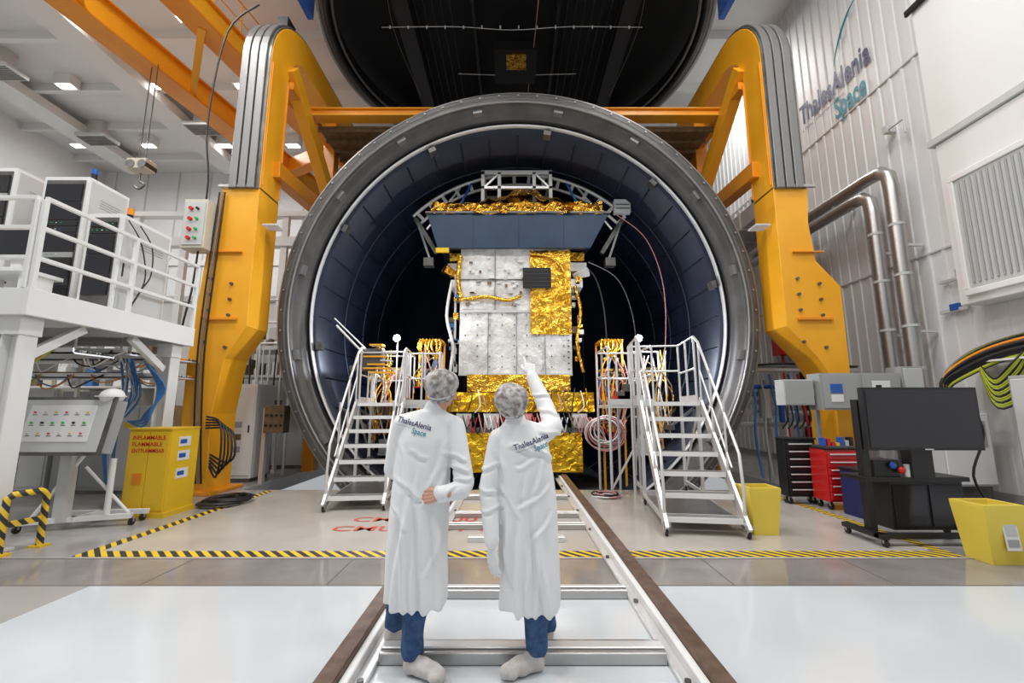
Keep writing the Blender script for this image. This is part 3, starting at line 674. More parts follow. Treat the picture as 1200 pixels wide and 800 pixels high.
# ------------------------------------------------------------ mobile stairs
def stair(x,y,yaw,w,n=7,rise=.232,run=.25,plat=1.3):
    b=B('mobile_access_stair'); b.M=Matrix.Translation((x,y,0))@Matrix.Rotation(yaw,4,'Z')
    h=w/2; ytop=run*(n-1)
    for k in range(n):
        z=.2+rise*k;yy=run*k
        b.box(-h+.03,h-.03,yy,yy+.22,z-.04,z,ALU); b.box(-h+.03,h-.03,yy-.01,yy+.01,z-.055,z+.006,W)
        for q in range(3): b.box(-h+.05,h-.05,yy+.05+q*.05,yy+.06+q*.05,z,z+.004,DSTEEL)
    zt=.2+rise*(n-1)
    for s in (-1,1):
        b.beam((s*h,-.08,.06),(s*h,ytop+.1,zt+.02),.04,.16,ALU,up=(0,0,1))
        b.tube([(s*h,.02,.15),(s*h,.0,.55),(s*h,.06,.95),(s*h,ytop+.0,zt+.95),(s*h,ytop+.25,zt+1.08)],.02,ALU,8)
        b.tube([(s*h,.35,.75),(s*h,ytop,zt+.5)],.014,ALU,8)
        for k in (2,4,6): b.tube([(s*h,run*k,.2+rise*k),(s*h,run*k,.2+rise*k+.93)],.016,ALU,8)
        ys=[ytop+.25,ytop+.25+plat/2,ytop+.25+plat]
        for yy in ys: b.tube([(s*h,yy,zt-.05),(s*h,yy,zt+1.08)],.02,ALU,8)
        for z in (.55,1.08): b.tube([(s*h,ys[0],zt+z),(s*h,ys[2],zt+z)],.018,ALU,8)
        b.box(s*h-.01,s*h+.01,ys[0],ys[2],zt,zt+.12,ALU)
        for yy in (ys[0]-.1,ys[2]-.1):
            b.beam((s*(h-.02),yy,zt),(s*(h-.02),yy,.14),.05,.05,ALU)
            b.wheel(s*(h-.02),yy,.06)
        b.beam((s*(h-.02),ys[0]-.1,.2),(s*(h-.02),ys[2]-.1,.2),.04,.05,ALU)
        b.beam((s*(h-.02),-.05,.14),(s*(h-.02),ys[0],.14),.04,.05,ALU)
        b.beam((s*(h-.02),ys[0]-.1,zt-.1),(s*(h-.02),ys[2]-.1,.3),.03,.03,ALU)
        b.wheel(s*(h+.0),-.05,.06); b.box(s*h-.05,s*h+.05,-.1,0,.11,.15,STEEL)
    b.box(-h+.03,h-.03,.25,ytop,.15,.17,STEEL)
    b.box(-h,h,ytop+.2,ytop+.25+plat,zt-.05,zt,ALU)
    b.beam((-h,ytop+.15,.2),(h,ytop+.15,.2),.04,.05,ALU)
    b.tube([(-h,ytop+.25+plat,zt+1.08),(h,ytop+.25+plat,zt+1.08)],.018,ALU,8);b.tube([(-h,ytop+.25+plat,zt+.6),(h,ytop+.25+plat,zt+.6)],.018,ALU,8)
    b.make()
stair(2.30,5.45,math.radians(-8),.92,plat=1.1)
stair(-2.33,6.75,math.radians(6),.86,plat=1.4)
def fixed_platform(x0,x1,y0,y1,name):
    b=B(name)
    b.box(x0,x1,y0,y1,1.5,1.56,ALU)
    for x in (x0,(x0+x1)/2,x1):
        for y in (y0,y1):
            b.tube([(x,y,1.5),(x,y,2.62)],.02,ALU,8)
            b.tube([(x,y,-.12 if y>8.35 else 0),(x,y,1.5)],.025,ALU,8)
    for z in (2.1,2.62):
        b.tube([(x0,y1,z),(x1,y1,z)],.018,ALU,8); b.tube([(x1,y0,z),(x1,y1,z)],.018,ALU,8); b.tube([(x0,y0,z),(x0,y1,z)],.018,ALU,8)
    b.beam((x0,y0,.1),(x1,y0,1.45),.03,.03,ALU,up=(0,1,0)); b.box(x0,x1,y0-.01,y0+.01,1.56,1.66,ALU)
    for k in range(4):
        x=U(x0+.1,x1-.3); b.box(x,x+.22,y0+.05,y0+.25,1.56,1.56+U(.15,.4),random.choice([DSTEEL,YO,RED,LGRY]))
    b.make()
fixed_platform(1.75,2.55,7.9,8.95,'access_platform')
fixed_platform(-2.15,-1.45,8.7,9.0,'access_platform')
def jib(x,s):
    b=B('adjustable_work_light_arm')
    b.tube([(x,8.9,-.1),(x,8.9,2.4)],.03,ALU,8); b.tube([(x,8.9,2.4),(x-s*.8,8.9,3.2)],.025,ALU,8); b.tube([(x-s*.0,8.9,2.55),(x-s*.85,8.9,3.35)],.015,ALU,8)
    b.box(x-s*.2-.25,x-s*.2+.25,8.8,9.0,2.25,2.35,DSTEEL)
    b.box(x-.18,x+.18,8.8,9.1,2.35,2.7,DSTEEL)
    for k in range(8): b.box(x+U(-.35,.2),x+U(.2,.5),8.75,8.95,2.2+k*.08,2.23+k*.08,random.choice([LGRY,TRACK,YO,TAN]))
    b.make()
jib(-2.85,1)

# ------------------------------------------------------------ mezzanine left
def mezz():
    b=B('steel_mezzanine_platform'); X=-5.25
    b.box(-9.5,X-.061,4.665,7.035,2.70,2.77,LGRY); b.box(X-.06,X,4.6,7.1,2.50,2.80,W); b.box(-9.5,X-.061,4.6,4.66,2.50,2.80,W)
    b.box(-9.5,X-.061,7.04,7.1,2.5,2.8,W)
    for y in (5.4,6.2): b.box(-9.5,X-.07,y,y+.1,2.52,2.69,W)
    for x,y in ((-5.5,4.8),(-5.5,6.95),(-8.5,4.8),(-8.5,6.95)):
        b.box(x-.079,x+.079,y-.012,y+.012,0.03,2.3,W); b.box(x-.1,x-.08,y-.1,y+.1,0.03,2.3,W); b.box(x+.08,x+.1,y-.1,y+.1,0.03,2.3,W); b.box(x-.16,x+.16,y-.16,y+.16,0,.03,W)
        b.box(x-.12,x+.12,y-.12,min(y+.12,7.03),2.3,2.51,W)
    b.beam((-5.5,4.92,2.1),(-5.5,5.5,2.5),.08,.1,W); b.beam((-5.5,6.83,2.1),(-5.5,6.2,2.5),.08,.1,W); b.beam((-5.6,4.8,2.1),(-6.2,4.8,2.5),.08,.1,W)
    def rail(p,q):
        p=Vector(p);q=Vector(q);n=max(1,round((q-p).length/1.1))
        for k in range(n+1):
            a=p.lerp(q,k/n); b.box(a.x-.025,a.x+.025,a.y-.025,a.y+.025,2.8,3.83,W)
        for z in (3.15,3.5,3.85): b.beam(p+Vector((0,0,z)),q+Vector((0,0,z)),.045,.045,W)
    rail((X-.03,4.64,0),(X-.03,7.06,0)); rail((-9.4,4.62,0),(X-.09,4.62,0))
    b.make(bevel=.004)
    def rack(x0,x1,y0,y1,z0,z1):
        r=B('electronics_rack'); r.box(x0,x1,y0,y1,z0+.03,z1,W); 
        for (xx,yy) in ((x0+.05,y0+.05),(x1-.05,y0+.05),(x0+.05,y1-.05),(x1-.05,y1-.05)): r.cyl((xx,yy,z0),(xx,yy,z0+.03),.03,BLK,8)
        r.box(x0+.05,x1-.05,y0-.012,y0,z0+.1,z1-.06,DSTEEL)
        z=z1-.12
        while z>z0+.25:
            h=random.choice([.1,.15,.3]) 
            if z-h<z0+.1:break
            r.box(x0+.07,x1-.07,y0-.03,y0-.012,z-h+.01,z-.01,SCR if h>.2 else random.choice([BLK,GRYC,BLK]))
            if h<.2:
                for q in range(5): r.box(x0+.1+q*.07,x0+.12+q*.07,y0-.035,y0-.03,z-h/2,z-h/2+.015,random.choice([BLUE,W,GRN]))
            z-=h
        r.box(x1,x1+.01,y0+.04,y1-.04,z0+.1,z1-.05,LGRY); r.box(x1+.01,x1+.02,y0+.08,y0+.1,z0+.6,z0+.8,BLK)
        for k in range(4): r.box(x1+.01,x1+.014,y0+.2,y1-.15,z1-.3-k*.04,z1-.285-k*.04,GRYC)
        r.make(bevel=.006)
    rack(-6.12,-5.62,5.95,6.85,2.77,4.28); rack(-7.25,-6.55,6.3,7.0,2.77,5.05); rack(-8.4,-7.7,6.3,7.0,2.77,5.2)
    l=B('signal_beacon'); l.cyl((-5.85,6.3,4.28),(-5.85,6.3,4.42),.04,BLK,10); l.cyl((-5.85,6.3,4.42),(-5.85,6.3,4.52),.045,OR,10); l.make()
    l=B('signal_beacon'); l.cyl((-6.7,6.5,5.05),(-6.7,6.5,5.2),.04,BLK,10); l.cyl((-6.7,6.5,5.2),(-6.7,6.5,5.28),.045,BLUE,10); l.make()
    m=B('desktop_monitor'); m.box(-7.15,-6.6,5.75,5.8,3.55,3.95,BLK); m.box(-7.12,-6.63,5.745,5.75,3.58,3.92,SCR); m.box(-6.95,-6.8,5.8,5.84,3.35,3.6,W); m.box(-7.3,-6.5,5.55,6.1,3.3,3.35,W)
    for x in (-7.25,-6.55): m.box(x-.02,x+.02,5.6,6.0,2.77,3.3,W)
    m.make()
    c=B('rack_cable_loop')
    for k in range(2): c.tube([(-5.58,6.0+.2*k,4.2),(-5.45,6.1+.2*k,3.9),(-5.5,6.3+.1*k,3.5),(-5.45,6.2,3.2),(-5.55,6.1,2.8)],.010,BLK,6,sm=5)
    c.make()
    t=B('cable_tray_bundle')
    for yt,zs in ((5.6,(2.2,)),(6.3,(2.28,)),(7.3,(2.0,2.3))):
      for z in zs: 
        t.box(-9.4,-5.7,yt,yt+.6,z,z+.02,ALU); t.box(-9.4,-5.7,yt,yt+.02,z,z+.08,ALU)
        for k in range(14):
            y=yt+.04+k*.04; t.tube([(-9.4,y,z+.04+U(0,.06)),(-8.2,y+U(-.05,.05),z+.05+U(0,.08)),(-7,y,z+.04+U(0,.08)),(-5.75,y+U(-.04,.04),z+.05)],.016,random.choice([LGRY,W,CBLUE,BLK,OR,GRYC,LGRY,TAN]),6,sm=4)
        for k in range(10):
            x=U(-9.2,-6.2); t.tube([(x,yt-.01,z+.05),(x+.15,yt-.05,z-U(.06,.2)),(x+.4,yt-.04,z-U(.04,.2)),(x+.6,yt-.01,z+.05)],.012,random.choice([BLK,CBLUE,W,OR,CYG,GRYC]),6,sm=4)
    for x in (-9.2,-7.6,-6.0):
        t.box(x,x+.05,7.6,7.65,0,2.45,ALU)
        for yy in (5.9,6.6): t.box(x,x+.02,yy,yy+.02,2.2,2.69,ALU)
    for k in range(12): t.tube([(-6.3-U(0,.3),7.25,2.4),(-6.1-U(0,.3),7.2,1.7),(-6.4-U(0,.2),7.2,1.0),(-6.5,7.3,.1)],.016,CBLUE if k%3 else LGRY,6,sm=5)
    for k in range(5): t.tube([(-5.6,6.6,2.2),(-5.35-.03*k,6.75,1.8),(-5.55,6.7,1.45-.05*k),(-5.8-.05*k,6.9,1.3)],.014,CBLUE,6,sm=5)
    t.make()
    for i,(x0,x1,z1,m) in enumerate(((-9.3,-8.3,1.85,LGRY),(-8.2,-7.2,1.8,GRYC),(-7.1,-6.4,1.55,LGRY),(-10.6,-9.6,1.9,LGRY))):
        c=B('electrical_cabinet'); c.box(x0,x1,8.0,8.6,.06,z1,m); c.box(x0+.03,x1-.03,8.04,8.56,0,.06,DSTEEL); c.box(x0+.04,(x0+x1)/2-.01,7.985,8.0,.12,z1-.05,m); c.box((x0+x1)/2+.01,x1-.04,7.985,8.0,.12,z1-.05,m)
        c.box((x0+x1)/2-.06,(x0+x1)/2-.03,7.96,7.985,z1*.5,z1*.5+.15,BLK); c.box(x0+.1,x0+.3,7.98,7.985,z1-.4,z1-.3,YEL); c.make(bevel=.006)
mezz()

def left_small():
    b=B('flammables_cabinet'); x0,x1,y0,y1=-5.42,-4.82,6.3,6.85
    b.box(x0,x1,y0,y1,.05,1.2,YEL); b.box(x0-.02,x1+.02,y0-.03,y1+.02,0,.07,YEL); b.box(x0+.02,(x0+x1)/2-.004,y0-.012,y0,.1,1.17,YEL); b.box((x0+x1)/2+.004,x1-.02,y0-.012,y0,.1,1.17,YEL)
    b.box(x0-.01,x1+.01,y0-.02,y1,1.2,1.22,YEL)
    for z,tx,w in ((1.06,'INFLAMMABLE',.46),(.97,'FLAMMABLE',.42),(.88,'ENTFLAMMBAR',.46)):
        M=Matrix.Translation((x0+.07,y0-.016,z))@Matrix.Rotation(math.pi/2,4,'X'); b.text(tx,M,RED,width=w,height=.055,bold=.015)
    b.box(x0+.12,x0+.25,y0-.018,y0-.012,.45,.6,OR)
    for z in (.95,.75,.5): b.box(x1,x1+.004,y0+.15,y0+.38,z,z+.14,W); b.box(x1+.004,x1+.006,y0+.17,y0+.3,z+.04,z+.1,BLUE)
    b.make(bevel=.006)
    c=B('black_cable_heap')
    for k in range(12):
        r=.2+U(0,.15); cx=-4.55+U(-.1,.1); cy=7.2+U(-.1,.1)
        c.tube([(cx+r*math.cos(a*.63),cy+r*math.sin(a*.63),.03+.02*(k%4)+.01*math.sin(a)) for a in range(11)],.02,BLK if k%4 else LGRY,6)
    for k in range(5): c.tube([(-5.4,7.82,1.35-.05*k),(-5.05+.05*k,7.65,1.25-.03*k),(-4.92+.06*k,7.55,.75),(-5.0+.04*k,7.6,.35+.06*k),(-5.25,7.78,.5+.05*k)],.018,BLK,6,sm=5)
    c.make()
    p=B('control_panel_on_stand'); p.M=Matrix.Translation((-5.56,5.5,1.28))@Matrix.Rotation(math.radians(-12),4,'X')
    p.box(-.60,.54,-.0,.18,-.32,.34,GRYC); p.box(-.63,.57,-.03,0,-.36,.36,DSTEEL); p.box(-.59,.53,-.04,-.03,-.32,.32,LGRY); p.box(-.44,.38,-.05,-.04,-.2,.25,W)
    for i in range(6):
        for j in range(3):
            p.cyl((-.36+i*.13,-.07,.16-j*.13),(-.36+i*.13,-.05,.16-j*.13),.010+.003*(j%2),[RED,GRN,LGRY,BLK,YEL,GRN][(i*2+j)%6],10)
            p.box(-.39+i*.13,-.33+i*.13,-.052,-.05,.125-j*.13,.135-j*.13,DSTEEL)
    p.cyl((-.50,-.09,-.12),(-.50,-.04,-.12),.03,RED,12); p.cyl((-.50,-.045,-.12),(-.50,-.04,-.12),.05,YEL,14)
    p.M=Matrix.Identity(4)
    p.box(-5.7,-5.55,5.65,5.75,.1,1.1,LGRY)
    p.beam((-6.0,5.55,.12),(-4.95,5.95,.12),.06,.06,W); p.beam((-6.0,6.05,.12),(-4.95,6.2,.12),.06,.06,W); p.beam((-5.5,5.7,.12),(-5.5,6.15,.12),.06,.06,W)
    p.tube([(-5.2,5.85,.15),(-5.2,5.85,.85)],.035,W,10); p.tube([(-5.9,5.6,.15),(-5.5,5.75,.9)],.025,W,8); p.tube([(-5.0,5.95,.15),(-5.5,5.8,.75)],.02,W,8)
    for x,y in ((-6.0,5.55),(-4.95,5.95),(-5.9,6.06),(-5.0,6.18)): p.wheel(x,y,.045)
    p.make(bevel=.004)
    h=B('hard_hat'); h.ell((-5.12,5.62,1.65),(.12,.14,.10),W); h.cyl((-5.12,5.60,1.64),(-5.12,5.60,1.655),.155,W,20); h.make()
    g=B('striped_guard_post')
    g.tube([(-5.25,4.72,0),(-5.25,4.72,.56),(-5.23,4.76,.6),(-5.2,5.0,.6),(-5.19,5.06,.56),(-5.19,5.06,0)],.035,HAZ,10); g.beam((-5.25,4.75,.3),(-5.19,5.05,.3),.03,.06,HAZ)
    g.box(-5.32,-5.18,4.65,4.79,0,.02,YEL); g.box(-5.26,-5.12,5.0,5.12,0,.02,YEL); g.make()
    for x0,x1,y0,y1,z1,m in ((-6.1,-5.35,9.2,9.9,2.0,W),(-7.4,-6.7,9.5,10.3,3.0,LGRY),(-6.4,-5.3,11.3,12,3.6,LGRY)):
        c=B('equipment_cabinet'); c.box(x0,x1,y0,y1,.08,z1,m); c.box(x0+.03,x1-.03,y0-.015,y0,.14,z1-.05,m); c.box(x1-.12,x1-.09,y0-.03,y0-.015,z1*.5,z1*.5+.15,BLK)
        c.box(x0+.02,x1-.02,y0+.002,y1-.02,0,.08,DSTEEL)
        for k in range(3): c.box(x0+.1,x0+.5,y0-.02,y0-.015,z1*.3+k*.25,z1*.3+k*.25+.12,random.choice([GRYC,BLK,TAN]))
        c.make(bevel=.006)
    j=B('junction_box'); j.box(-5.05,-4.65,9.0,9.25,1.0,1.55,TAN); j.box(-5.13,-5.05,9.1,9.2,0,1.5,ALU)
    for k in range(8): j.cyl((-5.0+(k%4)*.1,8.98,1.15+(k//4)*.2),(-5.0+(k%4)*.1,9.0,1.15+(k//4)*.2),.025,BLK,8)
    j.make()
    s=B('access_scaffold')
    for x in (-6.5,-5.9,-5.15):
        for y in (10.1,11.1): s.tube([(x,y,0),(x,y,4.1)],.03,W,8)
    for z in (3.0,3.5,4.05): s.tube([(-6.5,10.1,z),(-5.15,10.1,z)],.025,W,8); s.tube([(-5.15,10.1,z),(-5.15,11.1,z)],.025,W,8)
    s.box(-6.5,-5.15,10.1,11.1,2.85,2.95,LGRY); s.box(-6.5,-5.15,10.1,11.1,2.2,2.26,LGRY)
    for k in range(9): 
        x=-6.45+k*.14; s.box(x,x+U(.06,.13),10.15,10.4,2.95,2.95+U(.1,.5),random.choice([LGRY,W,GRYC,CBLUE,TAN])); s.box(x,x+U(.06,.13),10.15,10.4,2.26,2.26+U(.1,.45),random.choice([DSTEEL,W,GRYC,LGRY,TAN]))
    for k in range(8): s.tube([(-6.4+k*.15,10.08,2.85),(-6.3+k*.14,10.0,2.0),(-6.35+k*.15,10.05,1.0),(-6.3+k*.14,10.1,.05)],.02,random.choice([BLK,LGRY,CBLUE,BLK]),6,sm=4)
    s.make()
    w=B('partition_wall'); w.box(-16,-6.6,15.0,15.15,0,5.2,W); 
    for k in range(8): w.box(-15.6+k*1.15,-14.7+k*1.15,14.98,15,2.2,3.4,GRYC)
    w.box(-16,-6.6,14.9,15.15,5.2,5.4,LGRY); w.make()
    w=B('white_service_gantry'); w.box(-14,-5.4,13.2,13.5,6.6,6.9,W); w.box(-14,-5.4,13.2,13.5,7.6,7.75,W)
    for k in range(6): w.box(-13.8+k*1.6,-13.6+k*1.6,13.28,13.42,0,7.6,W)
    w.make()
    w=B('storage_shelving')
    for x in (-12.5,-11,-9.5,-8): w.box(x,x+.06,11,11.9,0,3.6,LGRY)
    for z in (.4,1.2,2.0,2.8,3.55): 
        w.box(-12.5,-7.94,11,11.9,z,z+.05,LGRY)
        for k in range(12):
            x=-12.3+k*.36; 
            if z<3.5: w.box(x,x+U(.15,.3),11.1,11.6,z+.05,z+U(.2,.6),random.choice([W,GRYC,TAN,CBLUE,BEIGE,LGRY,DSTEEL]))
    w.make()
left_small()

# ------------------------------------------------------------ right side
def right_side():
    t=B('wall_logo_sign')
    def MM(y,z,x=7.955): 
        return Matrix(((0,0,-1,x),(-1,0,0,y),(0,1,0,z),(0,0,0,1)))
    t.text('ThalesAlenia',MM(10.95,9.15),TXTB,width=2.35,height=.54,bold=.02)
    t.text('a Thales / Leonardo company',MM(10.9,8.93),TXTB,width=1.5,height=.09)
    t.text('Space',MM(9.75,8.50),TXTT,width=.95,height=.52,bold=.02)
    pts=[(7.955,9.6-.9*(a/12)**1.3,9.85+1.1*math.sin(a/12*1.4)) for a in range(13)]
    t.tube(pts,[.004+.018*math.sin(math.pi*a/12) for a in range(13)],TXTT,6); t.make()
    b=B('wall_duct_housing')
    b.box(7.55,7.96,-2,7.2,6.26,13,W); b.box(7.50,7.96,-2,7.25,6.12,6.25,LGRY); b.box(7.55,7.96,-2,7.15,3.2,6.11,W)
    b.box(7.48,7.54,-2,7.28,8.85,8.97,BLK); b.box(7.5,7.549,4.5,6.9,3.42,5.3,LGRY)
    for k in range(26): b.beam((7.485,4.62+k*.088,3.5),(7.485,4.62+k*.088,5.25),.03,.03,GRYC)
    b.box(7.47,7.549,4.5,6.98,3.32,3.42,W); b.box(7.47,7.549,4.5,6.98,5.3,5.4,W); b.box(7.47,7.549,6.9,6.98,3.42,5.3,W)
    b.make(bevel=.01)
    p=B('insulated_wall_pipes')
    for y,z,x in ((8.05,6.25,7.5),(8.55,5.95,7.5)):
        p.tube([(x,13,z),(x,y+.45,z),(x,y+.18,z-.03),(x,y+.03,z-.18),(x,y,z-.45),(x,y,1.2)],.13,STEEL,16)
        for zz in (5,4,3,2.2): p.cyl((x,y,zz),(x,y,zz+.05),.14,LGRY,16)
        for zz in (4.6,2.9): p.box(x,7.96,y-.03,y+.03,zz,zz+.05,ALU)
    for yy in (9.5,11): p.box(7.45,7.96,yy,yy+.06,6.05,6.12,ALU)
    p.tube([(7.5,8.05,1.2),(7.5,8.05,.0)],.1,STEEL,12); p.tube([(7.5,8.55,1.2),(7.5,8.55,0)],.1,STEEL,12)
    p.tube([(7.8,8.3,7.2),(7.8,7.9,7.2),(7.8,7.9,6.9)],.02,LGRY,8); p.box(7.75,7.95,8.25,8.35,7.15,7.3,LGRY)
    p.make()
    f=B('fire_hose_pipe'); f.tube([(7.75,12.4,4.0),(7.75,12.4,6.2)],.09,RED,12); f.tube([(7.75,12.4,4.0),(7.75,12.4,0)],.03,RED,8); f.box(7.6,7.94,12.2,12.6,3.0,3.6,RED); f.make()
    d=B('cable_ladder')
    for y in (11.2,11.7): d.box(7.75,7.93,y,y+.05,0,5.8,DSTEEL)
    for k in range(24): d.box(7.80,7.88,11.2,11.75,.3+k*.23,.34+k*.23,DSTEEL)
    for k in range(5): d.tube([(7.73,11.27+k*.09,0),(7.73,11.27+k*.09+U(-.03,.03),3),(7.73,11.27+k*.09,5.8)],.03,BLK,6,sm=4)
    d.make()
    d=B('wall_ventilation_duct'); d.box(7.0,7.94,11.5,16,6.9,7.4,LGRY)
    for k in range(5): d.box(6.97,7.94,11.6+k,11.68+k,6.87,7.43,W)
    d.make()
    d=B('wall_window'); d.box(7.9,7.95,12.6,13.5,7.7,8.3,BLK)
    d.box(7.88,7.95,12.5,12.6,7.6,8.39,LGRY);d.box(7.88,7.95,13.5,13.6,7.6,8.39,LGRY);d.box(7.88,7.95,12.6,13.5,8.3,8.39,LGRY);d.box(7.88,7.95,12.6,13.5,7.6,7.7,LGRY); d.make()
    e=B('electrical_enclosure'); e.box(5.15,6.5,7.3,7.62,1.47,2.08,GRYC); e.box(5.18,5.8,7.28,7.3,1.5,2.05,GRYC); e.box(5.85,6.47,7.28,7.3,1.5,2.05,GRYC)
    e.box(5.3,5.5,7.27,7.28,1.75,1.9,BLUE); e.box(5.3,5.5,7.27,7.28,1.6,1.72,W); e.box(6.0,6.3,7.27,7.28,1.72,1.95,W); e.box(6.05,6.15,7.265,7.27,1.8,1.88,BLK)
    e.box(4.6,5.1,7.4,7.65,1.55,1.98,LGRY); e.box(4.62,5.08,7.39,7.4,1.57,1.96,GRYC); e.box(5.1,5.15,7.45,7.55,1.7,1.85,GRYC)
    for k in range(5): e.tube([(4.65+k*.1,7.5,1.55),(4.66+k*.1,7.48,1.3),(4.7+k*.1,7.7,1.15)],.015,BLK,6,sm=3)
    for x in (5.3,6.35): e.box(x-.03,x+.03,7.63,7.69,0,2.0,GRYC)
    e.make(bevel=.006)
    e=B('electrical_enclosure'); e.box(6.62,7.0,7.4,7.7,1.3,2.2,GRYC); e.box(6.65,6.97,7.38,7.4,1.33,2.17,LGRY); e.box(6.78,6.84,7.5,7.56,0,1.3,GRYC); e.make(bevel=.005)
    e=B('coolant_pipework'); 
    for k,(z,m) in enumerate(((1.95,BLUE),(1.8,GRYC),(1.62,ALU),(1.4,ALU),(1.15,LGRY))): e.tube([(4.95,9.3+k*.1,z),(5.4,9.3+k*.1,z),(6.8,9.35,z),(7.6,9.4,z+.05)],.05,m,8)
    for x in (5.4,6.6,7.4): e.box(x,x+.06,9.4,9.46,0,2.1,GRYC)
    e.cyl((5.3,9.2,1.3),(5.3,9.2,1.9),.12,GRYC,14); e.cyl((5.7,9.25,1.2),(5.7,9.25,1.6),.09,BLUE,12)
    for k in range(9): e.tube([(5.0+k*.2,9.15,2.2),(5.05+k*.2,9.1,1.6),(5.0+k*.22,9.12,1.0),(5.1+k*.2,9.15,.1)],.025,random.choice([BLK,GRYC,RED,LGRY,CBLUE]),6,sm=4)
    e.box(4.95,7.6,9.5,9.9,2.3,2.36,ALU)
    for k in range(8): e.tube([(4.95,9.55+k*.04,2.4),(6,9.55+k*.04,2.42+U(0,.05)),(7.6,9.55+k*.04,2.4)],.025,random.choice([BLK,GRYC,LGRY,CBLUE]),6,sm=4)
    e.make()
    c=B('switch_cabinet'); c.box(6.75,7.55,7.0,7.35,.3,1.45,LGRY); c.box(6.78,7.52,6.98,7.0,.33,1.42,W); 
    for k in range(9): c.cyl((6.9+(k%3)*.12,6.95,1.3-(k//3)*.12),(6.9+(k%3)*.12,6.98,1.3-(k//3)*.12),.025,[RED,BLK,GRN,BLK,YEL][k%5],8)
    c.box(6.8,7.5,7.05,7.3,0,.3,DSTEEL); c.box(7.25,7.45,6.97,6.98,.9,1.3,GRYC); c.make(bevel=.005)
    c=B('machine_housing'); c.box(7.05,7.9,5.4,6.2,.5,1.95,GRYC); c.box(7.01,7.05,5.45,6.15,.55,1.9,LGRY); c.box(7.1,7.85,5.45,6.15,0,.5,DSTEEL); c.box(6.99,7.01,5.6,5.9,1.2,1.5,BLK); c.make(bevel=.008)
    k_=B('cable_bundle')
    for k in range(44):
        m=[BLK,CYG,BLK,GRYC,BLK,BLK,LGRY,CYG,BLK,BLK,OR][k%11]; s=U(-.16,.16); q=U(-.08,.08)
        k_.tube([(7.85-.02*k%.2,4.8,2.42+s),(7.7+q,5.8,2.5+s),(7.6+q,6.6,2.42+s),(7.45+q,7.1,2.2+s),(7.25+q,7.3,1.9+s*.5),(7.15+s,7.2,1.45)],.014+.012*(k%2),m,6,sm=5)
    for k in range(16): k_.tube([(7.65,6.4,2.4),(7.42+.02*k,6.45,2.15-.02*k),(7.45,6.75,1.95-.03*k),(7.55,7.05,2.35)],.014,CYG if k%3 else BLK,6,sm=6)
    k_.box(7.5,7.94,4.6,7.3,2.22,2.25,ALU); k_.make()
    s_=B('wall_socket_strip')
    s_.box(7.88,7.95,7.35,7.85,3.2,3.26,LGRY); s_.box(7.87,7.95,7.5,7.65,3.22,3.34,BLUE); s_.make()
    s_=B('wall_socket_strip'); s_.box(7.88,7.95,7.3,7.8,3.75,3.8,ALU); s_.tube([(7.92,7.5,3.8),(7.92,7.5,3.95),(7.92,7.3,4.0)],.012,LGRY,6); s_.make()
    def chest(x0,x1,y0,y1,z1,m,n):
        q=B('tool_chest'); q.box(x0,x1,y0,y1,.12,z1,m); q.box(x0-.01,x1+.01,y0-.02,y1,z1,z1+.03,BLK)
        h=(z1-.18)/n
        for k in range(n): q.box(x0+.03,x1-.03,y0-.018,y0,.15+k*h,.15+(k+1)*h-.015,m); q.box(x0+.06,x1-.06,y0-.035,y0-.018,.15+(k+1)*h-.05,.15+(k+1)*h-.03,ALU)
        for x in (x0+.06,x1-.06):
            for y in (y0+.06,y1-.06): q.wheel(x,y,.05)
        q.make(bevel=.006)
    chest(4.36,4.86,7.15,7.37,1.0,BLK,7); chest(4.72,5.32,6.75,7.1,.88,RED,6)
    q=B('tool_parts_tray'); q.box(4.75,5.3,6.78,7.08,.91,.93,DSTEEL)
    for k in range(7): q.box(4.78+k*.07,4.83+k*.07,6.85,6.95,.93,.93+U(.04,.14),random.choice([RED,BLK,BLUE,YEL,LGRY]))
    q.make()
    bb=B('blue_storage_box'); bb.box(4.8,5.3,6.2,6.6,.0,.62,TXTB); bb.box(4.78,5.32,6.18,6.62,.62,.66,BLK); bb.box(4.85,5.2,6.18,6.2,.4,.45,LGRY); bb.make(bevel=.01)
    a=B('display_monitor_cart'); a.M=Matrix.Translation((.13,0,0))
    a.box(3.95,5.15,5.2,5.6,.66,.71,BLK); a.box(4.25,5.1,5.25,5.55,.12,.66,BLK); a.box(4.28,4.66,5.235,5.25,.16,.62,SCR); a.box(4.70,5.07,5.235,5.25,.16,.62,SCR)
    a.box(3.96,4.04,5.22,5.32,.08,1.6,BLK); a.box(3.9,5.2,5.05,5.12,.08,.13,BLK); a.box(3.9,3.98,5.0,5.6,.08,.13,BLK); a.box(5.1,5.2,5.0,5.6,.08,.13,BLK)
    for x,y in ((3.95,5.03),(5.15,5.03),(3.95,5.57),(5.15,5.57)): a.wheel(x,y,.04)
    a.box(3.96,5.30,5.12,5.19,1.02,1.74,BLK); a.box(3.99,5.27,5.112,5.12,1.05,1.71,SCR); a.box(4.6,4.7,5.108,5.112,1.025,1.04,LGRY)
    a.box(4.5,4.75,5.19,5.33,.7,1.5,BLK)
    a.box(4.1,4.4,5.25,5.5,.71,.9,BLK); a.ell((4.3,5.22,.84),(.04,.03,.04),BLUE); a.ell((4.38,5.2,.79),(.04,.03,.04),RED); a.cyl((4.48,5.25,.71),(4.48,5.25,.85),.03,W,12)
    a.tube([(5.27,5.2,1.6),(5.5,5.3,1.2),(5.35,5.35,.7),(5.5,5.3,.3)],.015,BLK,6,sm=5)
    a.make(bevel=.006)
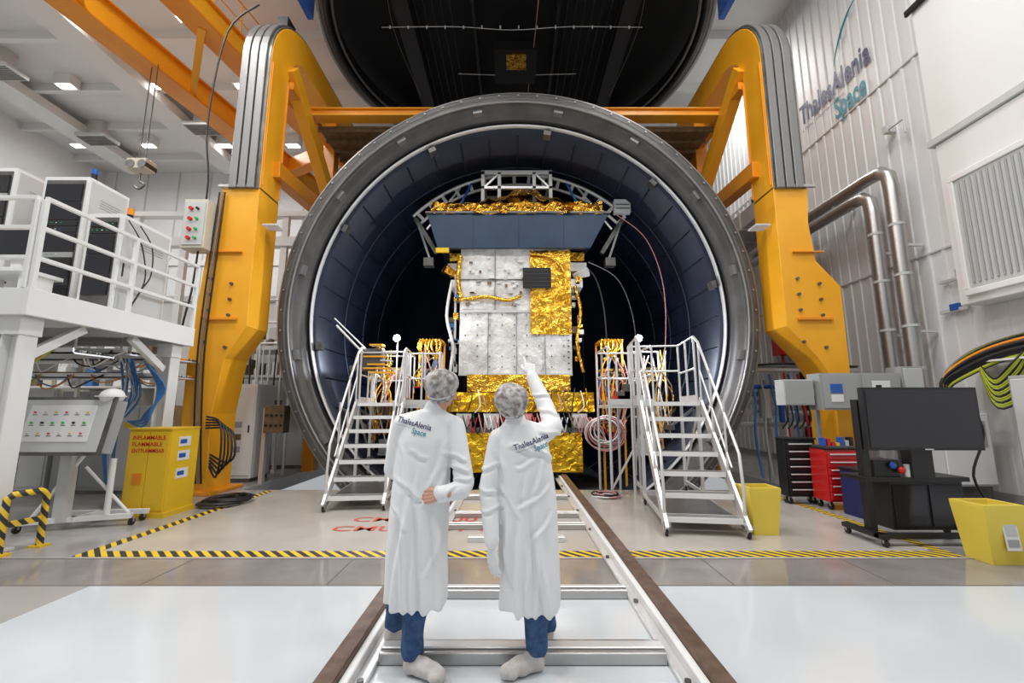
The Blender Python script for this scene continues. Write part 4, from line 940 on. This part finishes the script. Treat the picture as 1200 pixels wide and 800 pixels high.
    def bin_(x,y,w,h,lab):
        q=B('waste_bin'); d=w*.85; ws=w*.42; ds=d*.42
        def ring(a,b_,z): return [(x-a,y-b_,z),(x+a,y-b_,z),(x+a,y+b_,z),(x-a,y+b_,z)]
        vs=ring(ws,ds,.0)+ring(w/2,d/2,h)+ring(w/2+.02,d/2+.02,h)+ring(w/2+.02,d/2+.02,h-.03)+ring(w/2-.015,d/2-.015,h)+ring(ws-.02,ds-.02,.03)
        fs=[(3,2,1,0),(20,21,22,23)]
        def br(a,b2):
            for i in range(4): fs.append((a+i,a+(i+1)%4,b2+(i+1)%4,b2+i))
        br(0,12);br(12,8);br(8,16);br(16,20)
        q.add(vs,fs,YBIN)
        if lab:
            q.M=Matrix.Translation((x+.02,y-d*.5-.012,h*.52))@Matrix.Rotation(math.radians(-5),4,'X')
            q.box(-.055,.085,0,.006,-.15,.15,W); q.box(-.04,.07,-.003,0,-.02,.12,LGRY); q.box(-.04,.07,-.003,0,-.12,-.05,GRYC)
        q.make()
    bin_(3.04,5.6,.34,.55,False); bin_(4.81,4.62,.36,.56,True)
right_side()
for ob,w_ in BEV:
    md=ob.modifiers.new('bevel','BEVEL');md.width=w_;md.segments=1;md.limit_method='ANGLE';md.angle_limit=math.radians(50)

# ------------------------------------------------------------ lights
def area(name,loc,size,power,rot=(0,0,0),col=(1,.985,.96)):
    l=bpy.data.lights.new(name,'AREA'); l.shape='RECTANGLE'; l.size=size[0]; l.size_y=size[1]; l.energy=power; l.color=col
    o=bpy.data.objects.new(name,l); o.location=loc; o.rotation_euler=rot; sc.collection.objects.link(o)
for x in (-14,-8,-2,4):
    for y in (0,5):
        area('ceiling_light_panel',(x,y,12.5),(2.2,1.2),350)
for x in (-15,-11): area('ceiling_light_panel',(x,14,12.3),(2.,1.2),330)
area('ceiling_light_panel',(6.6,13,12.4),(1.2,2),200)
for x in (-2.47,2.72):
    l=bpy.data.lights.new('chamber_flood_lamp_light','POINT'); l.energy=130; l.color=(.84,.90,1); l.shadow_soft_size=.06
    o=bpy.data.objects.new('chamber_flood_lamp_light',l); o.location=(x,9.05,2.98); sc.collection.objects.link(o)
w=bpy.data.worlds.new('world'); sc.world=w; w.use_nodes=True
w.node_tree.nodes['Background'].inputs[0].default_value=(.93,.96,1,1); w.node_tree.nodes['Background'].inputs[1].default_value=.42

cd=bpy.data.cameras.new('camera'); cd.sensor_width=36; cd.lens=15.3; cd.clip_start=.05; cd.clip_end=100
co=bpy.data.objects.new('camera',cd); co.location=(0,0,1.5); co.rotation_euler=(math.pi/2+math.atan(78/510),0,0); sc.collection.objects.link(co); sc.camera=co
